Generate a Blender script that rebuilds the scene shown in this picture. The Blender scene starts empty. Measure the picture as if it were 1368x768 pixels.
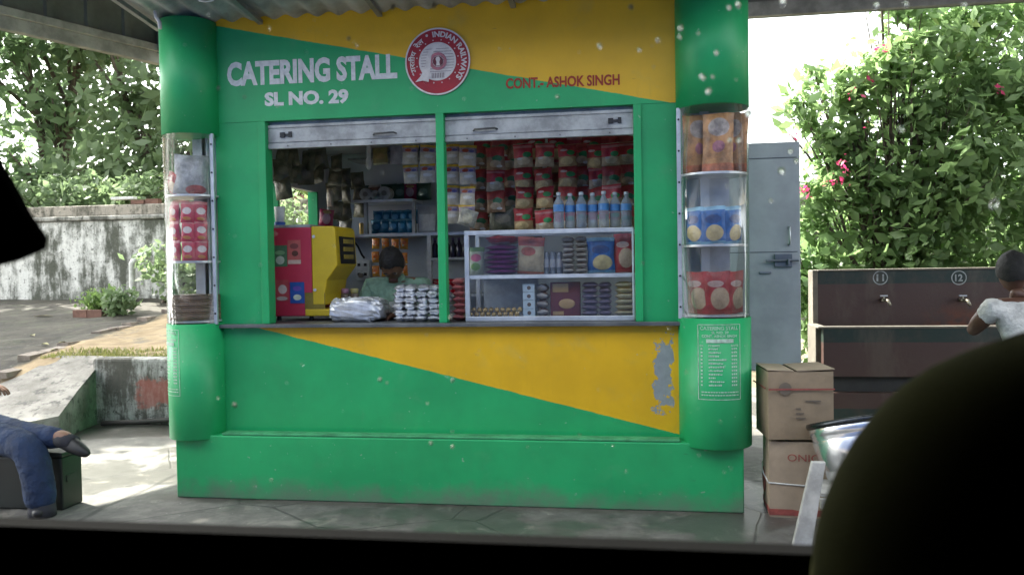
import bpy, bmesh, math, random
import numpy as np
from mathutils import Vector, Matrix
from mathutils import noise as mnoise

random.seed(7)
rng = np.random.default_rng(7)
S = bpy.context.scene
COL = S.collection
R = math.radians

# ------------------------------------------------------------------ camera
FPX = 1100.0
CAM = Vector((1.148, -4.758, 1.377))
YAW, PIT, ROL = R(8.77), R(-1.47), R(-0.95)
_fw = Vector((-math.sin(YAW) * math.cos(PIT), math.cos(YAW) * math.cos(PIT), math.sin(PIT)))
_r = Vector((math.cos(YAW), math.sin(YAW), 0)); _u = _r.cross(_fw)
_rx = _r * math.cos(ROL) + _u * math.sin(ROL); _ux = _u * math.cos(ROL) - _r * math.sin(ROL)
cd = bpy.data.cameras.new('camera'); cam = bpy.data.objects.new('camera', cd); COL.objects.link(cam)
cd.sensor_width = 36.0; cd.lens = FPX / 1368 * 36.0
cd.clip_start = 0.02; cd.clip_end = 600
cam.matrix_world = Matrix(((_rx.x, _ux.x, -_fw.x, CAM.x), (_rx.y, _ux.y, -_fw.y, CAM.y), (_rx.z, _ux.z, -_fw.z, CAM.z), (0, 0, 0, 1)))
cd.dof.use_dof = True; cd.dof.focus_distance = 5.2; cd.dof.aperture_fstop = 8.0
S.camera = cam

# ------------------------------------------------------------------ sky, sun, exposure
SUN_TO = Vector((-0.85, 0.42, 1.05)).normalized()          # towards the sun: behind the stall, to the left
w = bpy.data.worlds.new('World'); S.world = w; w.use_nodes = True
nt = w.node_tree; nt.nodes.clear()
sky = nt.nodes.new('ShaderNodeTexSky'); sky.sky_type = 'NISHITA'; sky.sun_disc = False
sky.sun_elevation = math.asin(SUN_TO.z); sky.sun_rotation = math.atan2(SUN_TO.x, SUN_TO.y)
sky.air_density = 1.0; sky.dust_density = 4.0; sky.ozone_density = 1.0
bg = nt.nodes.new('ShaderNodeBackground'); bg.inputs[1].default_value = 0.15
wo = nt.nodes.new('ShaderNodeOutputWorld')
hs = nt.nodes.new('ShaderNodeHueSaturation'); hs.inputs['Saturation'].default_value = 0.22     # hazy monsoon sky
nt.links.new(sky.outputs[0], hs.inputs['Color']); nt.links.new(hs.outputs[0], bg.inputs[0]); nt.links.new(bg.outputs[0], wo.inputs[0])
sd = bpy.data.lights.new('sun', 'SUN'); sd.energy = 3.2; sd.angle = R(0.6); sd.color = (1.0, 0.95, 0.86)
sun = bpy.data.objects.new('sun', sd); COL.objects.link(sun)
sun.rotation_euler = (-SUN_TO).to_track_quat('-Z', 'Y').to_euler(); sun.location = SUN_TO * 30
S.view_settings.view_transform = 'Standard'; S.view_settings.look = 'None'
S.view_settings.gamma = 1.0; S.view_settings.use_curve_mapping = False
S.view_settings.exposure = 2.85
S.render.film_transparent = False
try:
    S.cycles.max_bounces = 7; S.cycles.diffuse_bounces = 4; S.cycles.glossy_bounces = 3
    S.cycles.transmission_bounces = 6; S.cycles.transparent_max_bounces = 16
    S.cycles.caustics_refractive = False; S.cycles.caustics_reflective = False
    S.cycles.use_denoising = True
    S.cycles.sample_clamp_indirect = 6.0
except Exception:
    pass


def at(px, py, Y):
    """the point of the place seen at a pixel of the 1368x768 photograph, at depth plane Y (metres)"""
    d = _fw + _rx * ((px - 684) / FPX) + _ux * ((384 - py) / FPX)
    return CAM + d * ((Y - CAM.y) / d.y)


# ------------------------------------------------------------------ mesh helpers
class MB:
    def __init__(self):
        self.v = []; self.f = []; self.m = []; self.uv = {}

    def add(self, vs, fs, mi=0):
        o = len(self.v); self.v += [tuple(p) for p in vs]
        self.f += [tuple(i + o for i in f) for f in fs]; self.m += [mi] * len(fs)
        return self

    def box(self, x0, x1, y0, y1, z0, z1, mi=0):
        return self.add([(x0, y0, z0), (x1, y0, z0), (x1, y1, z0), (x0, y1, z0), (x0, y0, z1), (x1, y0, z1), (x1, y1, z1), (x0, y1, z1)],
                        [(0, 3, 2, 1), (4, 5, 6, 7), (0, 1, 5, 4), (1, 2, 6, 5), (2, 3, 7, 6), (3, 0, 4, 7)], mi)

    def hexa(self, p, mi=0):
        return self.add(p, [(0, 3, 2, 1), (4, 5, 6, 7), (0, 1, 5, 4), (1, 2, 6, 5), (2, 3, 7, 6), (3, 0, 4, 7)], mi)

    def cyl(self, p0, p1, r0, r1=None, n=16, mi=0, cap=True):
        r1 = r0 if r1 is None else r1
        p0 = Vector(p0); p1 = Vector(p1); d = (p1 - p0).normalized()
        a = d.orthogonal().normalized(); b = d.cross(a)
        vs = []
        for p, r in ((p0, r0), (p1, r1)):
            for i in range(n):
                t = 2 * math.pi * i / n
                vs.append(p + (a * math.cos(t) + b * math.sin(t)) * r)
        fs = [(i, (i + 1) % n, n + (i + 1) % n, n + i) for i in range(n)]
        if cap: fs += [tuple(range(n))[::-1], tuple(range(n, 2 * n))]
        return self.add(vs, fs, mi)

    def lathe(self, prof, n=20, c=(0, 0, 0), mi=0, axis=None):
        vs = []; fs = []
        for r, z in prof:
            for i in range(n):
                t = 2 * math.pi * i / n
                vs.append((c[0] + r * math.cos(t), c[1] + r * math.sin(t), c[2] + z))
        for k in range(len(prof) - 1):
            for i in range(n):
                j = (i + 1) % n
                fs.append((k * n + i, k * n + j, (k + 1) * n + j, (k + 1) * n + i))
        fs += [tuple(range(n))[::-1], tuple(range((len(prof) - 1) * n, len(prof) * n))]
        return self.add(vs, fs, mi)

    def prism(self, poly, y0, y1, mi=0):
        """poly of (x, z) extruded along y"""
        n = len(poly)
        vs = [(x, y0, z) for x, z in poly] + [(x, y1, z) for x, z in poly]
        fs = [tuple(range(n)), tuple(range(n, 2 * n))[::-1]] + [(i, n + i, n + (i + 1) % n, (i + 1) % n) for i in range(n)]
        return self.add(vs, fs, mi)

    def tube(self, pts, r, n=8, mi=0):
        pts = [Vector(p) for p in pts]; rings = []
        a = None
        for i, p in enumerate(pts):
            d = (pts[min(i + 1, len(pts) - 1)] - pts[max(i - 1, 0)]).normalized()
            a = d.orthogonal().normalized() if a is None else (a - d * a.dot(d)).normalized()
            b = d.cross(a); rr = r[i] if isinstance(r, (list, tuple)) else r
            rings.append([p + (a * math.cos(2 * math.pi * k / n) + b * math.sin(2 * math.pi * k / n)) * rr for k in range(n)])
        vs = [q for g in rings for q in g]; fs = []
        for k in range(len(pts) - 1):
            for i in range(n):
                j = (i + 1) % n
                fs.append((k * n + i, k * n + j, (k + 1) * n + j, (k + 1) * n + i))
        fs += [tuple(range(n))[::-1], tuple(range((len(pts) - 1) * n, len(pts) * n))]
        return self.add(vs, fs, mi)

    def sphere(self, c, rx, ry, rz, nu=14, nv=10, mi=0, fn=None):
        vs = []; fs = []
        for k in range(nv + 1):
            ph = math.pi * k / nv
            for i in range(nu):
                t = 2 * math.pi * i / nu
                p = Vector((math.sin(ph) * math.cos(t), math.sin(ph) * math.sin(t), math.cos(ph)))
                s = fn(p) if fn else 1.0
                vs.append((c[0] + p.x * rx * s, c[1] + p.y * ry * s, c[2] + p.z * rz * s))
        for k in range(nv):
            for i in range(nu):
                j = (i + 1) % nu
                fs.append((k * nu + i, (k + 1) * nu + i, (k + 1) * nu + j, k * nu + j))
        return self.add(vs, fs, mi)

    def mesh(self, name, mats, smooth=False):
        me = bpy.data.meshes.new(name); me.from_pydata(self.v, [], self.f)
        for m in (mats if isinstance(mats, (list, tuple)) else [mats]): me.materials.append(m)
        me.polygons.foreach_set('material_index', self.m)
        if smooth: me.polygons.foreach_set('use_smooth', [True] * len(self.f))
        me.validate(); me.update()
        return me

    def build(self, name, mats, parent=None, smooth=False, bevel=0.0, label=None):
        o = bpy.data.objects.new(name, self.mesh(name, mats, smooth)); COL.objects.link(o)
        if parent is not None: o.parent = parent
        if bevel:
            b = o.modifiers.new('bevel', 'BEVEL'); b.width = bevel; b.segments = 2; b.limit_method = 'ANGLE'
        if label: o['label'] = label
        return o


def tag(o, label=None, cat=None, group=None, kind=None):
    if label: o['label'] = label
    if cat: o['category'] = cat
    if group: o['group'] = group
    if kind: o['kind'] = kind
    return o


def thing(name, label, cat, loc=(0, 0, 0), rz=0.0, group=None):
    o = bpy.data.objects.new(name, None); COL.objects.link(o); o.location = loc; o.rotation_euler = (0, 0, rz)
    o.empty_display_size = 0.1
    return tag(o, label, cat, group)


def struct(name, mb, m, **k):
    return tag(mb.build(name, m, **k), kind='structure')


def copy_tree(o, parent=None):
    c = o.copy(); COL.objects.link(c); c.parent = parent
    for ch in list(o.children): copy_tree(ch, c)
    return c


ORD = ['first', 'second', 'third', 'fourth', 'fifth', 'sixth', 'seventh', 'eighth', 'ninth', 'tenth', 'eleventh', 'twelfth']


def text_geo(s, bold=0.0):
    """flat letter shapes normalised to a unit box"""
    cu = bpy.data.curves.new('letters', 'FONT'); cu.body = s; cu.offset = bold; cu.resolution_u = 3
    ob = bpy.data.objects.new('letters', cu); COL.objects.link(ob)
    dg = bpy.context.evaluated_depsgraph_get()
    me = bpy.data.meshes.new_from_object(ob.evaluated_get(dg))
    vs = [tuple(v.co) for v in me.vertices]; fs = [tuple(p.vertices) for p in me.polygons]
    bpy.data.objects.remove(ob); bpy.data.curves.remove(cu); bpy.data.meshes.remove(me)
    if not vs: return [], [], 1
    x0 = min(v[0] for v in vs); x1 = max(v[0] for v in vs); y0 = min(v[1] for v in vs); y1 = max(v[1] for v in vs)
    return [((v[0] - x0) / (x1 - x0), (v[1] - y0) / (y1 - y0)) for v in vs], fs, (x1 - x0) / (y1 - y0)


def text_mb(s, fn, bold=0.0, mb=None, mi=0):
    vs, fs, a = text_geo(s, bold); mb = mb or MB()
    mb.add([fn(u, v) for u, v in vs], fs, mi)
    return mb


# ------------------------------------------------------------------ materials
MATS = {}


class N:
    """small node builder"""
    def __init__(self, name):
        self.mat = bpy.data.materials.new(name); self.mat.use_nodes = True
        self.t = self.mat.node_tree; self.t.nodes.clear()
        self.out = self.t.nodes.new('ShaderNodeOutputMaterial')

    def n(self, kind, **k):
        nd = self.t.nodes.new('ShaderNode' + kind)
        for a, b in k.items(): setattr(nd, a, b)
        return nd

    def set(self, sock, v):
        if hasattr(v, 'links') or isinstance(v, bpy.types.NodeSocket): self.t.links.new(v, sock)
        else:
            if isinstance(v, (tuple, list)) and len(v) == 3 and sock.type == 'RGBA': v = (*v, 1)
            sock.default_value = v

    def math(self, op, a, b=0.0, c=None):
        nd = self.n('Math', operation=op); self.set(nd.inputs[0], a); self.set(nd.inputs[1], b)
        if c is not None: self.set(nd.inputs[2], c)
        return nd.outputs[0]

    def mix(self, fac, a, b, mode='MIX'):
        nd = self.n('Mix', data_type='RGBA', blend_type=mode); nd.clamp_factor = True
        self.set(nd.inputs[0], fac); self.set(nd.inputs[6], a); self.set(nd.inputs[7], b)
        return nd.outputs[2]

    def coord(self, which='Object'):
        return self.n('TexCoord').outputs[which]

    def xyz(self, v):
        nd = self.n('SeparateXYZ'); self.set(nd.inputs[0], v); return nd.outputs

    def noise(self, scale, detail=4, rough=0.6, vec=None, stretch=None, dist=0.0):
        nd = self.n('TexNoise'); nd.inputs['Scale'].default_value = scale; nd.inputs['Detail'].default_value = detail
        nd.inputs['Roughness'].default_value = rough; nd.inputs['Distortion'].default_value = dist
        v = vec if vec is not None else self.coord()
        if stretch:
            mp = self.n('Mapping'); mp.inputs['Scale'].default_value = stretch; self.set(mp.inputs[0], v); v = mp.outputs[0]
        self.set(nd.inputs['Vector'], v)
        return nd.outputs[0]

    def ramp(self, fac, lo, hi):
        nd = self.n('MapRange', clamp=True, interpolation_type='SMOOTHSTEP'); self.set(nd.inputs[0], fac)
        nd.inputs[1].default_value = lo; nd.inputs[2].default_value = hi
        return nd.outputs[0]

    def bump(self, h, strength=0.3, dist=0.01):
        nd = self.n('Bump'); nd.inputs['Strength'].default_value = strength; nd.inputs['Distance'].default_value = dist
        self.set(nd.inputs['Height'], h); return nd.outputs[0]

    def bsdf(self, color, rough=0.5, metal=0.0, bump=None, **k):
        p = self.n('BsdfPrincipled'); self.set(p.inputs['Base Color'], color); self.set(p.inputs['Roughness'], rough)
        self.set(p.inputs['Metallic'], metal)
        if bump is not None: self.set(p.inputs['Normal'], bump)
        for a, b in k.items(): self.set(p.inputs[a.replace('_', ' ')], b)
        return p.outputs[0]

    def done(self, sh):
        self.set(self.out.inputs[0], sh); return self.mat


def sc(c, k): return tuple(min(1, x * k) for x in c)


def M(name, color=(.5, .5, .5), rough=0.6, metal=0.0, var=0.25, scale=6.0, bump=0.15, fine=60.0, rnd=0.0, bd=0.004, **k):
    """general weathered surface: mottled colour, fine relief"""
    if name in MATS: return MATS[name]
    n = N(name)
    a = n.noise(scale, 5, 0.65)
    col = n.mix(n.ramp(a, 0.3, 0.7), sc(color, 1 - var), sc(color, 1 + var))
    if rnd:
        oi = n.n('ObjectInfo').outputs['Random']
        col = n.mix(n.math('MULTIPLY', oi, rnd), col, sc(color, 0.45))
    b = n.bump(n.noise(fine, 3), bump, bd) if bump else None
    ro = n.math('ADD', n.math('MULTIPLY', a, 0.25), rough - 0.12)
    MATS[name] = n.done(n.bsdf(col, ro, metal, b, **k))
    return MATS[name]


def paint(name, green, yellow=None, line=None, peel=None, dirt_z=None, fade=0.12):
    """oil paint on sheet: optional diagonal second colour, a peeled patch, scuffs and a dusty foot"""
    n = N(name); o = n.coord(); X, Y, Z = n.xyz(o)
    big = n.noise(2.2, 5, 0.6); mid = n.noise(14, 5, 0.65)
    col = n.mix(n.ramp(big, 0.3, 0.72), sc(green, 1 - fade), sc(green, 1 + fade))
    if yellow:
        (xa, za), (xb, zb) = line; k = (zb - za) / (xb - xa)
        e = n.math('SUBTRACT', Z, n.math('ADD', n.math('MULTIPLY', X, k), za - k * xa))
        e = n.math('ADD', e, n.math('MULTIPLY', n.math('SUBTRACT', n.noise(9, 3), 0.5), 0.012))
        ycol = n.mix(n.ramp(big, 0.3, 0.72), sc(yellow, 1 - fade * .8), sc(yellow, 1 + fade * .8))
        col = n.mix(n.ramp(e, -0.002, 0.002), col, ycol)
    # brush-like grime streaks and specks
    st = n.noise(7, 4, 0.7, stretch=(6, 6, 0.5))
    col = n.mix(n.math('MULTIPLY', n.ramp(st, 0.56, 0.80), 0.14), col, (0.06, 0.10, 0.06))
    col = n.mix(n.math('MULTIPLY', n.ramp(n.noise(3.1, 6, 0.7, dist=.6), 0.56, 0.72), 0.14), col, (0.20, 0.34, 0.20))
    sp = n.noise(34, 2, 0.5)
    col = n.mix(n.math('MULTIPLY', n.ramp(sp, 0.72, 0.76), 0.45), col, (0.42, 0.44, 0.38))
    scr = n.noise(11, 3, 0.6, stretch=(0.7, 1, 5))
    col = n.mix(n.math('MULTIPLY', n.ramp(scr, 0.70, 0.75), 0.35), col, (0.05, 0.06, 0.05))
    h = mid
    if dirt_z is not None:
        z0, z1 = dirt_z
        m = n.math('ADD', n.math('MULTIPLY', n.math('DIVIDE', n.math('SUBTRACT', Z, z0), z1 - z0), -1.0), 1.0)
        m = n.math('ADD', m, n.math('MULTIPLY', n.math('SUBTRACT', n.noise(5, 6, 0.7), 0.5), 1.3))
        col = n.mix(n.math('MULTIPLY', n.ramp(m, 0.42, 1.15), 0.8), col, (0.15, 0.18, 0.13))
    if peel:
        x0, x1, z0, z1, cut = peel
        cx, cz = (x0 + x1) / 2, (z0 + z1) / 2
        dx = n.math('DIVIDE', n.math('SUBTRACT', X, cx), (x1 - x0) / 2); dz = n.math('DIVIDE', n.math('SUBTRACT', Z, cz), (z1 - z0) / 2)
        d = n.math('MAXIMUM', n.math('ABSOLUTE', dx), n.math('ABSOLUTE', dz))
        d = n.math('ADD', d, n.math('MULTIPLY', n.math('SUBTRACT', n.noise(14, 6, 0.7), 0.5), 2.7))
        m = n.math('SUBTRACT', 1.0, n.ramp(d, cut - 0.02, cut + 0.02))
        col = n.mix(m, col, n.mix(n.noise(22, 3), (0.20, 0.22, 0.22), (0.36, 0.39, 0.39)))
        h = n.math('SUBTRACT', h, n.math('MULTIPLY', m, 1.2))
    b = n.bump(n.math('ADD', h, n.math('MULTIPLY', n.noise(120, 2), 0.25)), 0.22, 0.004)
    MATS[name] = n.done(n.bsdf(col, n.math('ADD', 0.34, n.math('MULTIPLY', mid, 0.22)), 0.0, b))
    return MATS[name]


def glass_sheet(name, tint=(1, 1, 1), gloss=0.06, haze=0.0):
    n = N(name)
    tr = n.n('BsdfTransparent'); n.set(tr.inputs[0], tint)
    gl = n.n('BsdfGlossy'); gl.inputs['Roughness'].default_value = 0.04
    fr = n.n('LayerWeight'); fr.inputs[0].default_value = 0.25
    fac = n.math('ADD', n.math('MULTIPLY', fr.outputs['Fresnel'], 0.4), gloss)
    ms = n.n('MixShader'); n.set(ms.inputs[0], fac); n.set(ms.inputs[1], tr.outputs[0]); n.set(ms.inputs[2], gl.outputs[0])
    sh = ms.outputs[0]
    if haze:
        df = n.n('BsdfDiffuse'); df.inputs[0].default_value = (.8, .8, .8, 1)
        m2 = n.n('MixShader'); n.set(m2.inputs[0], n.math('MULTIPLY', n.noise(5, 5, 0.7, stretch=(1, 1, 0.4)), haze)); n.set(m2.inputs[1], sh); n.set(m2.inputs[2], df.outputs[0])
        sh = m2.outputs[0]
    MATS[name] = n.done(sh)
    return MATS[name]


def leafmat(name, dark, light, trans=0.35, yellow=None):
    n = N(name); a = n.n('Attribute', attribute_name='tint').outputs['Fac']
    col = n.mix(a, dark, light)
    if yellow: col = n.mix(n.ramp(a, 0.93, 0.97), col, yellow)
    p = n.n('BsdfPrincipled'); n.set(p.inputs['Base Color'], col); p.inputs['Roughness'].default_value = 0.42
    t = n.n('BsdfTranslucent'); n.set(t.inputs[0], n.mix(0.5, col, sc(light, 1.6)))
    ms = n.n('MixShader'); ms.inputs[0].default_value = trans; n.set(ms.inputs[1], p.outputs[0]); n.set(ms.inputs[2], t.outputs[0])
    MATS[name] = n.done(ms.outputs[0])
    return MATS[name]


GREEN = (0.015, 0.36, 0.115); YELLOW = (0.74, 0.43, 0.006)

# ------------------------------------------------------------------ setting: ground, platform, raised yard
def m_platform():
    n = N('platform_concrete'); o = n.coord()
    a = n.noise(1.3, 6, 0.65); b = n.noise(9, 6, 0.7); c = n.noise(60, 3)
    col = n.mix(n.ramp(b, .3, .72), (.085, .081, .072), (.165, .157, .14))
    wet = n.ramp(n.noise(0.9, 5, 0.6, dist=0.4), .47, .56)
    col = n.mix(n.math('MULTIPLY', wet, .6), col, (.05, .05, .042))
    col = n.mix(n.math('MULTIPLY', n.ramp(n.noise(4.5, 6, .75, dist=.8), .56, .64), .45), col, (.27, .25, .21))
    col = n.mix(n.math('MULTIPLY', n.ramp(n.noise(24, 3), .64, .72), .5), col, (.06, .06, .055))
    col = n.mix(n.math('MULTIPLY', n.ramp(n.noise(31, 2), .70, .74), .6), col, (.42, .41, .38))
    ro = n.math('SUBTRACT', .8, n.math('MULTIPLY', wet, .45))
    vo = n.n('TexVoronoi', feature='DISTANCE_TO_EDGE'); vo.inputs['Scale'].default_value = .9
    wv = n.n('VectorMath', operation='ADD'); n.set(wv.inputs[0], o); nz = n.n('TexNoise'); nz.inputs['Scale'].default_value = 3.0; nz.inputs['Detail'].default_value = 5
    sc_ = n.n('VectorMath', operation='SCALE'); n.set(sc_.inputs[0], nz.outputs['Color']); sc_.inputs['Scale'].default_value = .35; n.set(wv.inputs[1], sc_.outputs[0]); n.set(vo.inputs['Vector'], wv.outputs[0])
    crk = n.math('SUBTRACT', 1.0, n.ramp(vo.outputs['Distance'], .002, .009))
    col = n.mix(n.math('MULTIPLY', crk, .7), col, (.03, .03, .026))
    Xp, Yp, Zp = n.xyz(o)                                          # dirt swept up against the plinth
    dd = n.math('ADD', n.math('SUBTRACT', 1.0, n.ramp(n.math('ABSOLUTE', n.math('ADD', Yp, .13)), .0, .22)), n.math('MULTIPLY', n.math('SUBTRACT', n.noise(6, 5, .7), .5), 1.0))
    dd = n.math('MULTIPLY', n.ramp(dd, .5, 1.0), n.math('SUBTRACT', 1.0, n.ramp(n.math('ABSOLUTE', Xp), 1.7, 1.95)))
    col = n.mix(n.math('MULTIPLY', dd, .7), col, (.06, .055, .042))
    return n.done(n.bsdf(col, ro, 0, n.bump(n.math('SUBTRACT', n.math('ADD', n.math('MULTIPLY', b, .6), n.math('MULTIPLY', c, .4)), crk), .35, .006)))


def m_yard():
    n = N('yard_ground'); X, Y, Z = n.xyz(n.coord())
    b = n.noise(3.5, 6, 0.7)
    asp = n.mix(n.ramp(b, .3, .7), (.022, .019, .014), (.072, .062, .047))
    asp = n.mix(n.math('MULTIPLY', n.ramp(n.noise(1.1, 5), .52, .66), .5), asp, (.10, .088, .07))
    soil = n.mix(n.ramp(n.noise(5, 6), .3, .7), (.22, .155, .085), (.36, .27, .155))
    soil = n.mix(n.ramp(n.noise(2.1, 6, .7), .52, .62), soil, (.16, .135, .10))
    e = n.math('ADD', n.math('ADD', X, 4.62), n.math('MULTIPLY', n.math('SUBTRACT', Y, 2.3), .12))
    e = n.math('ADD', e, n.math('MULTIPLY', n.math('SUBTRACT', n.noise(2.5, 5), .5), .5))
    asp = n.mix(n.math('MULTIPLY', n.ramp(n.noise(4.2, 6, .75), .5, .66), .6), asp, (.075, .085, .045))
    asp = n.mix(n.math('MULTIPLY', n.ramp(n.noise(13, 5, .75), .58, .66), .6), asp, (.15, .135, .11))
    col = n.mix(n.ramp(e, -.06, .06), asp, soil)
    return n.done(n.bsdf(col, .85, 0, n.bump(n.noise(40, 4), .5, .01)))


MPLAT = m_platform()
g = MB(); g.add([(-300, -300, -.5), (300, -300, -.5), (300, 300, -.5), (-300, 300, -.5)], [(0, 1, 2, 3)])
struct('ground', g, M('soil', (.16, .125, .085), .9, var=.35, scale=.8, bump=.4))
g = MB(); g.box(-60, -1.2, -3.6, 2.16, -.45, 0); g.box(-1.2, 60, -3.6, 4.6, -.45, 0)
struct('platform', g, MPLAT)
g = MB(); g.box(-1.2, 60, 4.6, 60, -.45, -.02)
struct('garden_ground', g, M('garden_soil', (.12, .10, .06), .95, var=.4, scale=2, bump=.5))


def yard_z(x, y):
    z = .565 + .084 * (y - 2.2) if y < 7.2 else .985
    if y < 2.28: z = .06 + (y - 1.2) / 1.08 * .51
    return z


g = MB(); xs = [-60, -30, -16, -12, -10, -9, -8, -7.2, -6.5, -6, -5.6, -5.2, -4.9, -4.6, -4.35, -4.1, -3.82, -3.5, -3.1, -2.7, -2.3, -1.9, -1.5, -1.2]
ys = [1.2, 1.4, 1.6, 1.8, 2.0, 2.17, 2.28, 2.5, 2.8, 3.2, 3.6, 4.0, 4.5, 5, 5.5, 6, 6.5, 7.0, 7.6, 9, 12, 20, 60]
idx = {}
for i, x in enumerate(xs):
    for j, y in enumerate(ys):
        idx[i, j] = len(g.v)
        jit = .012 * math.sin(7 * x + 3 * y) + .01 * math.sin(11 * y - 5 * x)
        zz = yard_z(x, y) if (x <= -3.82 or y >= 2.28) else .565
        g.v.append((x, y, zz + (jit if j > 0 else 0)))
for i in range(len(xs) - 1):
    for j in range(len(ys) - 1):
        if xs[i] >= -3.83 and ys[j] < 2.16: continue
        g.f.append((idx[i, j], idx[i + 1, j], idx[i + 1, j + 1], idx[i, j + 1])); g.m.append(0)
g.add([(-3.82, 1.2, -.02), (-3.82, 1.2, .06), (-3.82, 2.28, .57), (-3.82, 2.28, -.02)], [(0, 1, 2, 3)])
g.add([(-1.2, 2.17, -.02), (-1.2, 2.17, .565), (-1.2, 60, .985), (-1.2, 60, -.02)], [(0, 1, 2, 3)])
struct('yard_slope', g, m_yard())

# concrete apron of the ramp, sloping down to the platform
n_ = N('apron_concrete'); cc = n_.noise(4, 6, .7)
APR = n_.done(n_.bsdf(n_.mix(n_.ramp(n_.noise(9, 5, .7), .52, .66), n_.mix(n_.ramp(cc, .3, .7), (.17, .155, .135), (.33, .31, .275)), (.10, .095, .085)), .85, 0, n_.bump(n_.noise(30, 5), .5, .012)))
g = MB()
top = [(-3.80, 2.29, .60), (-3.70, 1.75, .37), (-3.60, 1.36, .205), (-3.85, 1.22, .165), (-4.3, 1.12, .14), (-5.4, 1.05, .12), (-5.4, 1.42, .185), (-4.75, 1.62, .29), (-4.45, 2.0, .46), (-4.33, 2.32, .60)]
bot = [(x, y, -.02) for x, y, z in top]; k = len(top)
g.add(top + bot, [tuple(range(k))] + [(i, k + i, k + (i + 1) % k, (i + 1) % k) for i in range(k)])
struct('ramp_apron', g, APR)
# grass fringe above the retaining wall
def blades(name, area, count, hmax, mat, kind='stuff', label=None, cat=None):
    x0, x1, y0, y1 = area
    x = rng.uniform(x0, x1, count); y = y0 + (y1 - y0) * rng.random(count) ** 1.6
    h = hmax * (0.35 + .65 * rng.random(count)); a = rng.uniform(0, 6.28, count); le = rng.normal(0, .5, (count, 2)) * h[:, None]
    z = np.array([yard_z(p, q) for p, q in zip(x, y)]) - .01
    wv = .006 + .006 * rng.random(count)
    v = np.zeros((count, 3, 3)); dx = np.cos(a) * wv; dy = np.sin(a) * wv
    v[:, 0] = np.stack([x - dx, y - dy, z], 1); v[:, 1] = np.stack([x + dx, y + dy, z], 1); v[:, 2] = np.stack([x + le[:, 0], y + le[:, 1], z + h], 1)
    me = bpy.data.meshes.new(name); me.from_pydata(v.reshape(-1, 3).tolist(), [], np.arange(count * 3).reshape(-1, 3).tolist())
    at_ = me.attributes.new('tint', 'FLOAT', 'POINT'); at_.data.foreach_set('value', np.repeat(rng.random(count), 3))
    me.materials.append(mat); o = bpy.data.objects.new(name, me); COL.objects.link(o)
    return tag(o, label, cat, kind=kind)


GRASSM = leafmat('grass_blade', (.06, .10, .02), (.28, .28, .09), .4)
blades('grass', (-4.5, -1.4, 2.28, 2.75), 3000, .065, GRASSM, label='short yellow-green grass fringe on top of the stained retaining wall', cat='grass')

# retaining wall, stained plaster with a faded red patch
def m_stain(name, base, dark, red=None, vscale=1.0, amount=.5):
    n = N(name); o = n.coord()
    a = n.noise(2.2 * vscale, 7, .72); st = n.noise(2.6 * vscale, 6, .7, stretch=(2.4, 2.4, .45)); c = n.noise(26, 4, .7)
    col = n.mix(n.ramp(c, .3, .7), sc(base, .82), base)
    m = n.math('ADD', n.math('MULTIPLY', a, .5), n.math('MULTIPLY', st, .5))
    col = n.mix(n.ramp(m, amount - .05, amount + .09), col, n.mix(c, sc(dark, .6), sc(dark, 1.6)))
    col = n.mix(n.math('MULTIPLY', n.ramp(n.noise(15, 5, .7), .56, .64), .8), col, sc(dark, .7))
    if red:
        X, Y, Z = n.xyz(o); x0, x1, z0, z1, rc = red
        d = n.math('MAXIMUM', n.math('ABSOLUTE', n.math('DIVIDE', n.math('SUBTRACT', X, (x0 + x1) / 2), (x1 - x0) / 2)),
                   n.math('ABSOLUTE', n.math('DIVIDE', n.math('SUBTRACT', Z, (z0 + z1) / 2), (z1 - z0) / 2)))
        d = n.math('ADD', d, n.math('MULTIPLY', n.math('SUBTRACT', n.noise(9, 5, .7), .5), 2.0))
        col = n.mix(n.math('MULTIPLY', n.math('SUBTRACT', 1.0, n.ramp(d, .7, 1.1)), .75), col, rc)
    return n.done(n.bsdf(col, .88, 0, n.bump(n.math('ADD', c, n.math('MULTIPLY', a, .6)), .5, .01)))


g = MB(); g.box(-3.79, -1.2, 2.06, 2.27, 0, .60)
ob = g.build('retaining_wall', m_stain('retaining_plaster', (.46, .45, .42), (.085, .08, .066), (-3.35, -2.9, .15, .42, (.33, .10, .075)), 1.6, .47), bevel=.025)
tag(ob, 'low retaining wall of mossy stained plaster with a faded red patch', 'wall')
g = MB(); g.tube([(-3.62, 1.93, .035), (-3.3, 1.99, .04), (-2.9, 2.0, .07), (-2.0, 2.0, .07), (-1.5, 2.0, .07)], .022, 8)
tag(g.build('drain_pipe', M('dark_iron', (.05, .045, .04), .7), smooth=True), 'thin dark pipe lying along the foot of the retaining wall', 'pipe')

# boundary wall
bw = thing('boundary_wall', 'tall whitewashed boundary wall streaked black with grime below the trees', 'wall', (0, 0, 0))
BWM = m_stain('boundary_plaster', (.78, .775, .73), (.085, .09, .07), None, .8, .475)
g = MB(); g.box(-22, 9, 7.0, 7.22, .5, 2.20); g.build('wall_face', BWM, bw, bevel=.02)
g = MB(); g.box(-22, 9, 6.95, 7.25, 2.20, 2.27); g.build('coping', m_stain('coping_plaster', (.42, .41, .37), (.08, .08, .065), None, 1, .5), bw, bevel=.02)
g = MB(); g.box(-22, 9, 7.03, 7.2, 2.27, 2.44); g.build('upper_course', m_stain('upper_plaster', (.40, .36, .30), (.09, .085, .065), None, 1.2, .49), bw, bevel=.02)
BRK = M('wall_brick', (.22, .115, .085), .85, var=.35, scale=14, bump=.4, rnd=.6)
bk = MB().box(-.11, .11, -.05, .05, 0, .07).mesh('brick', BRK)
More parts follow.
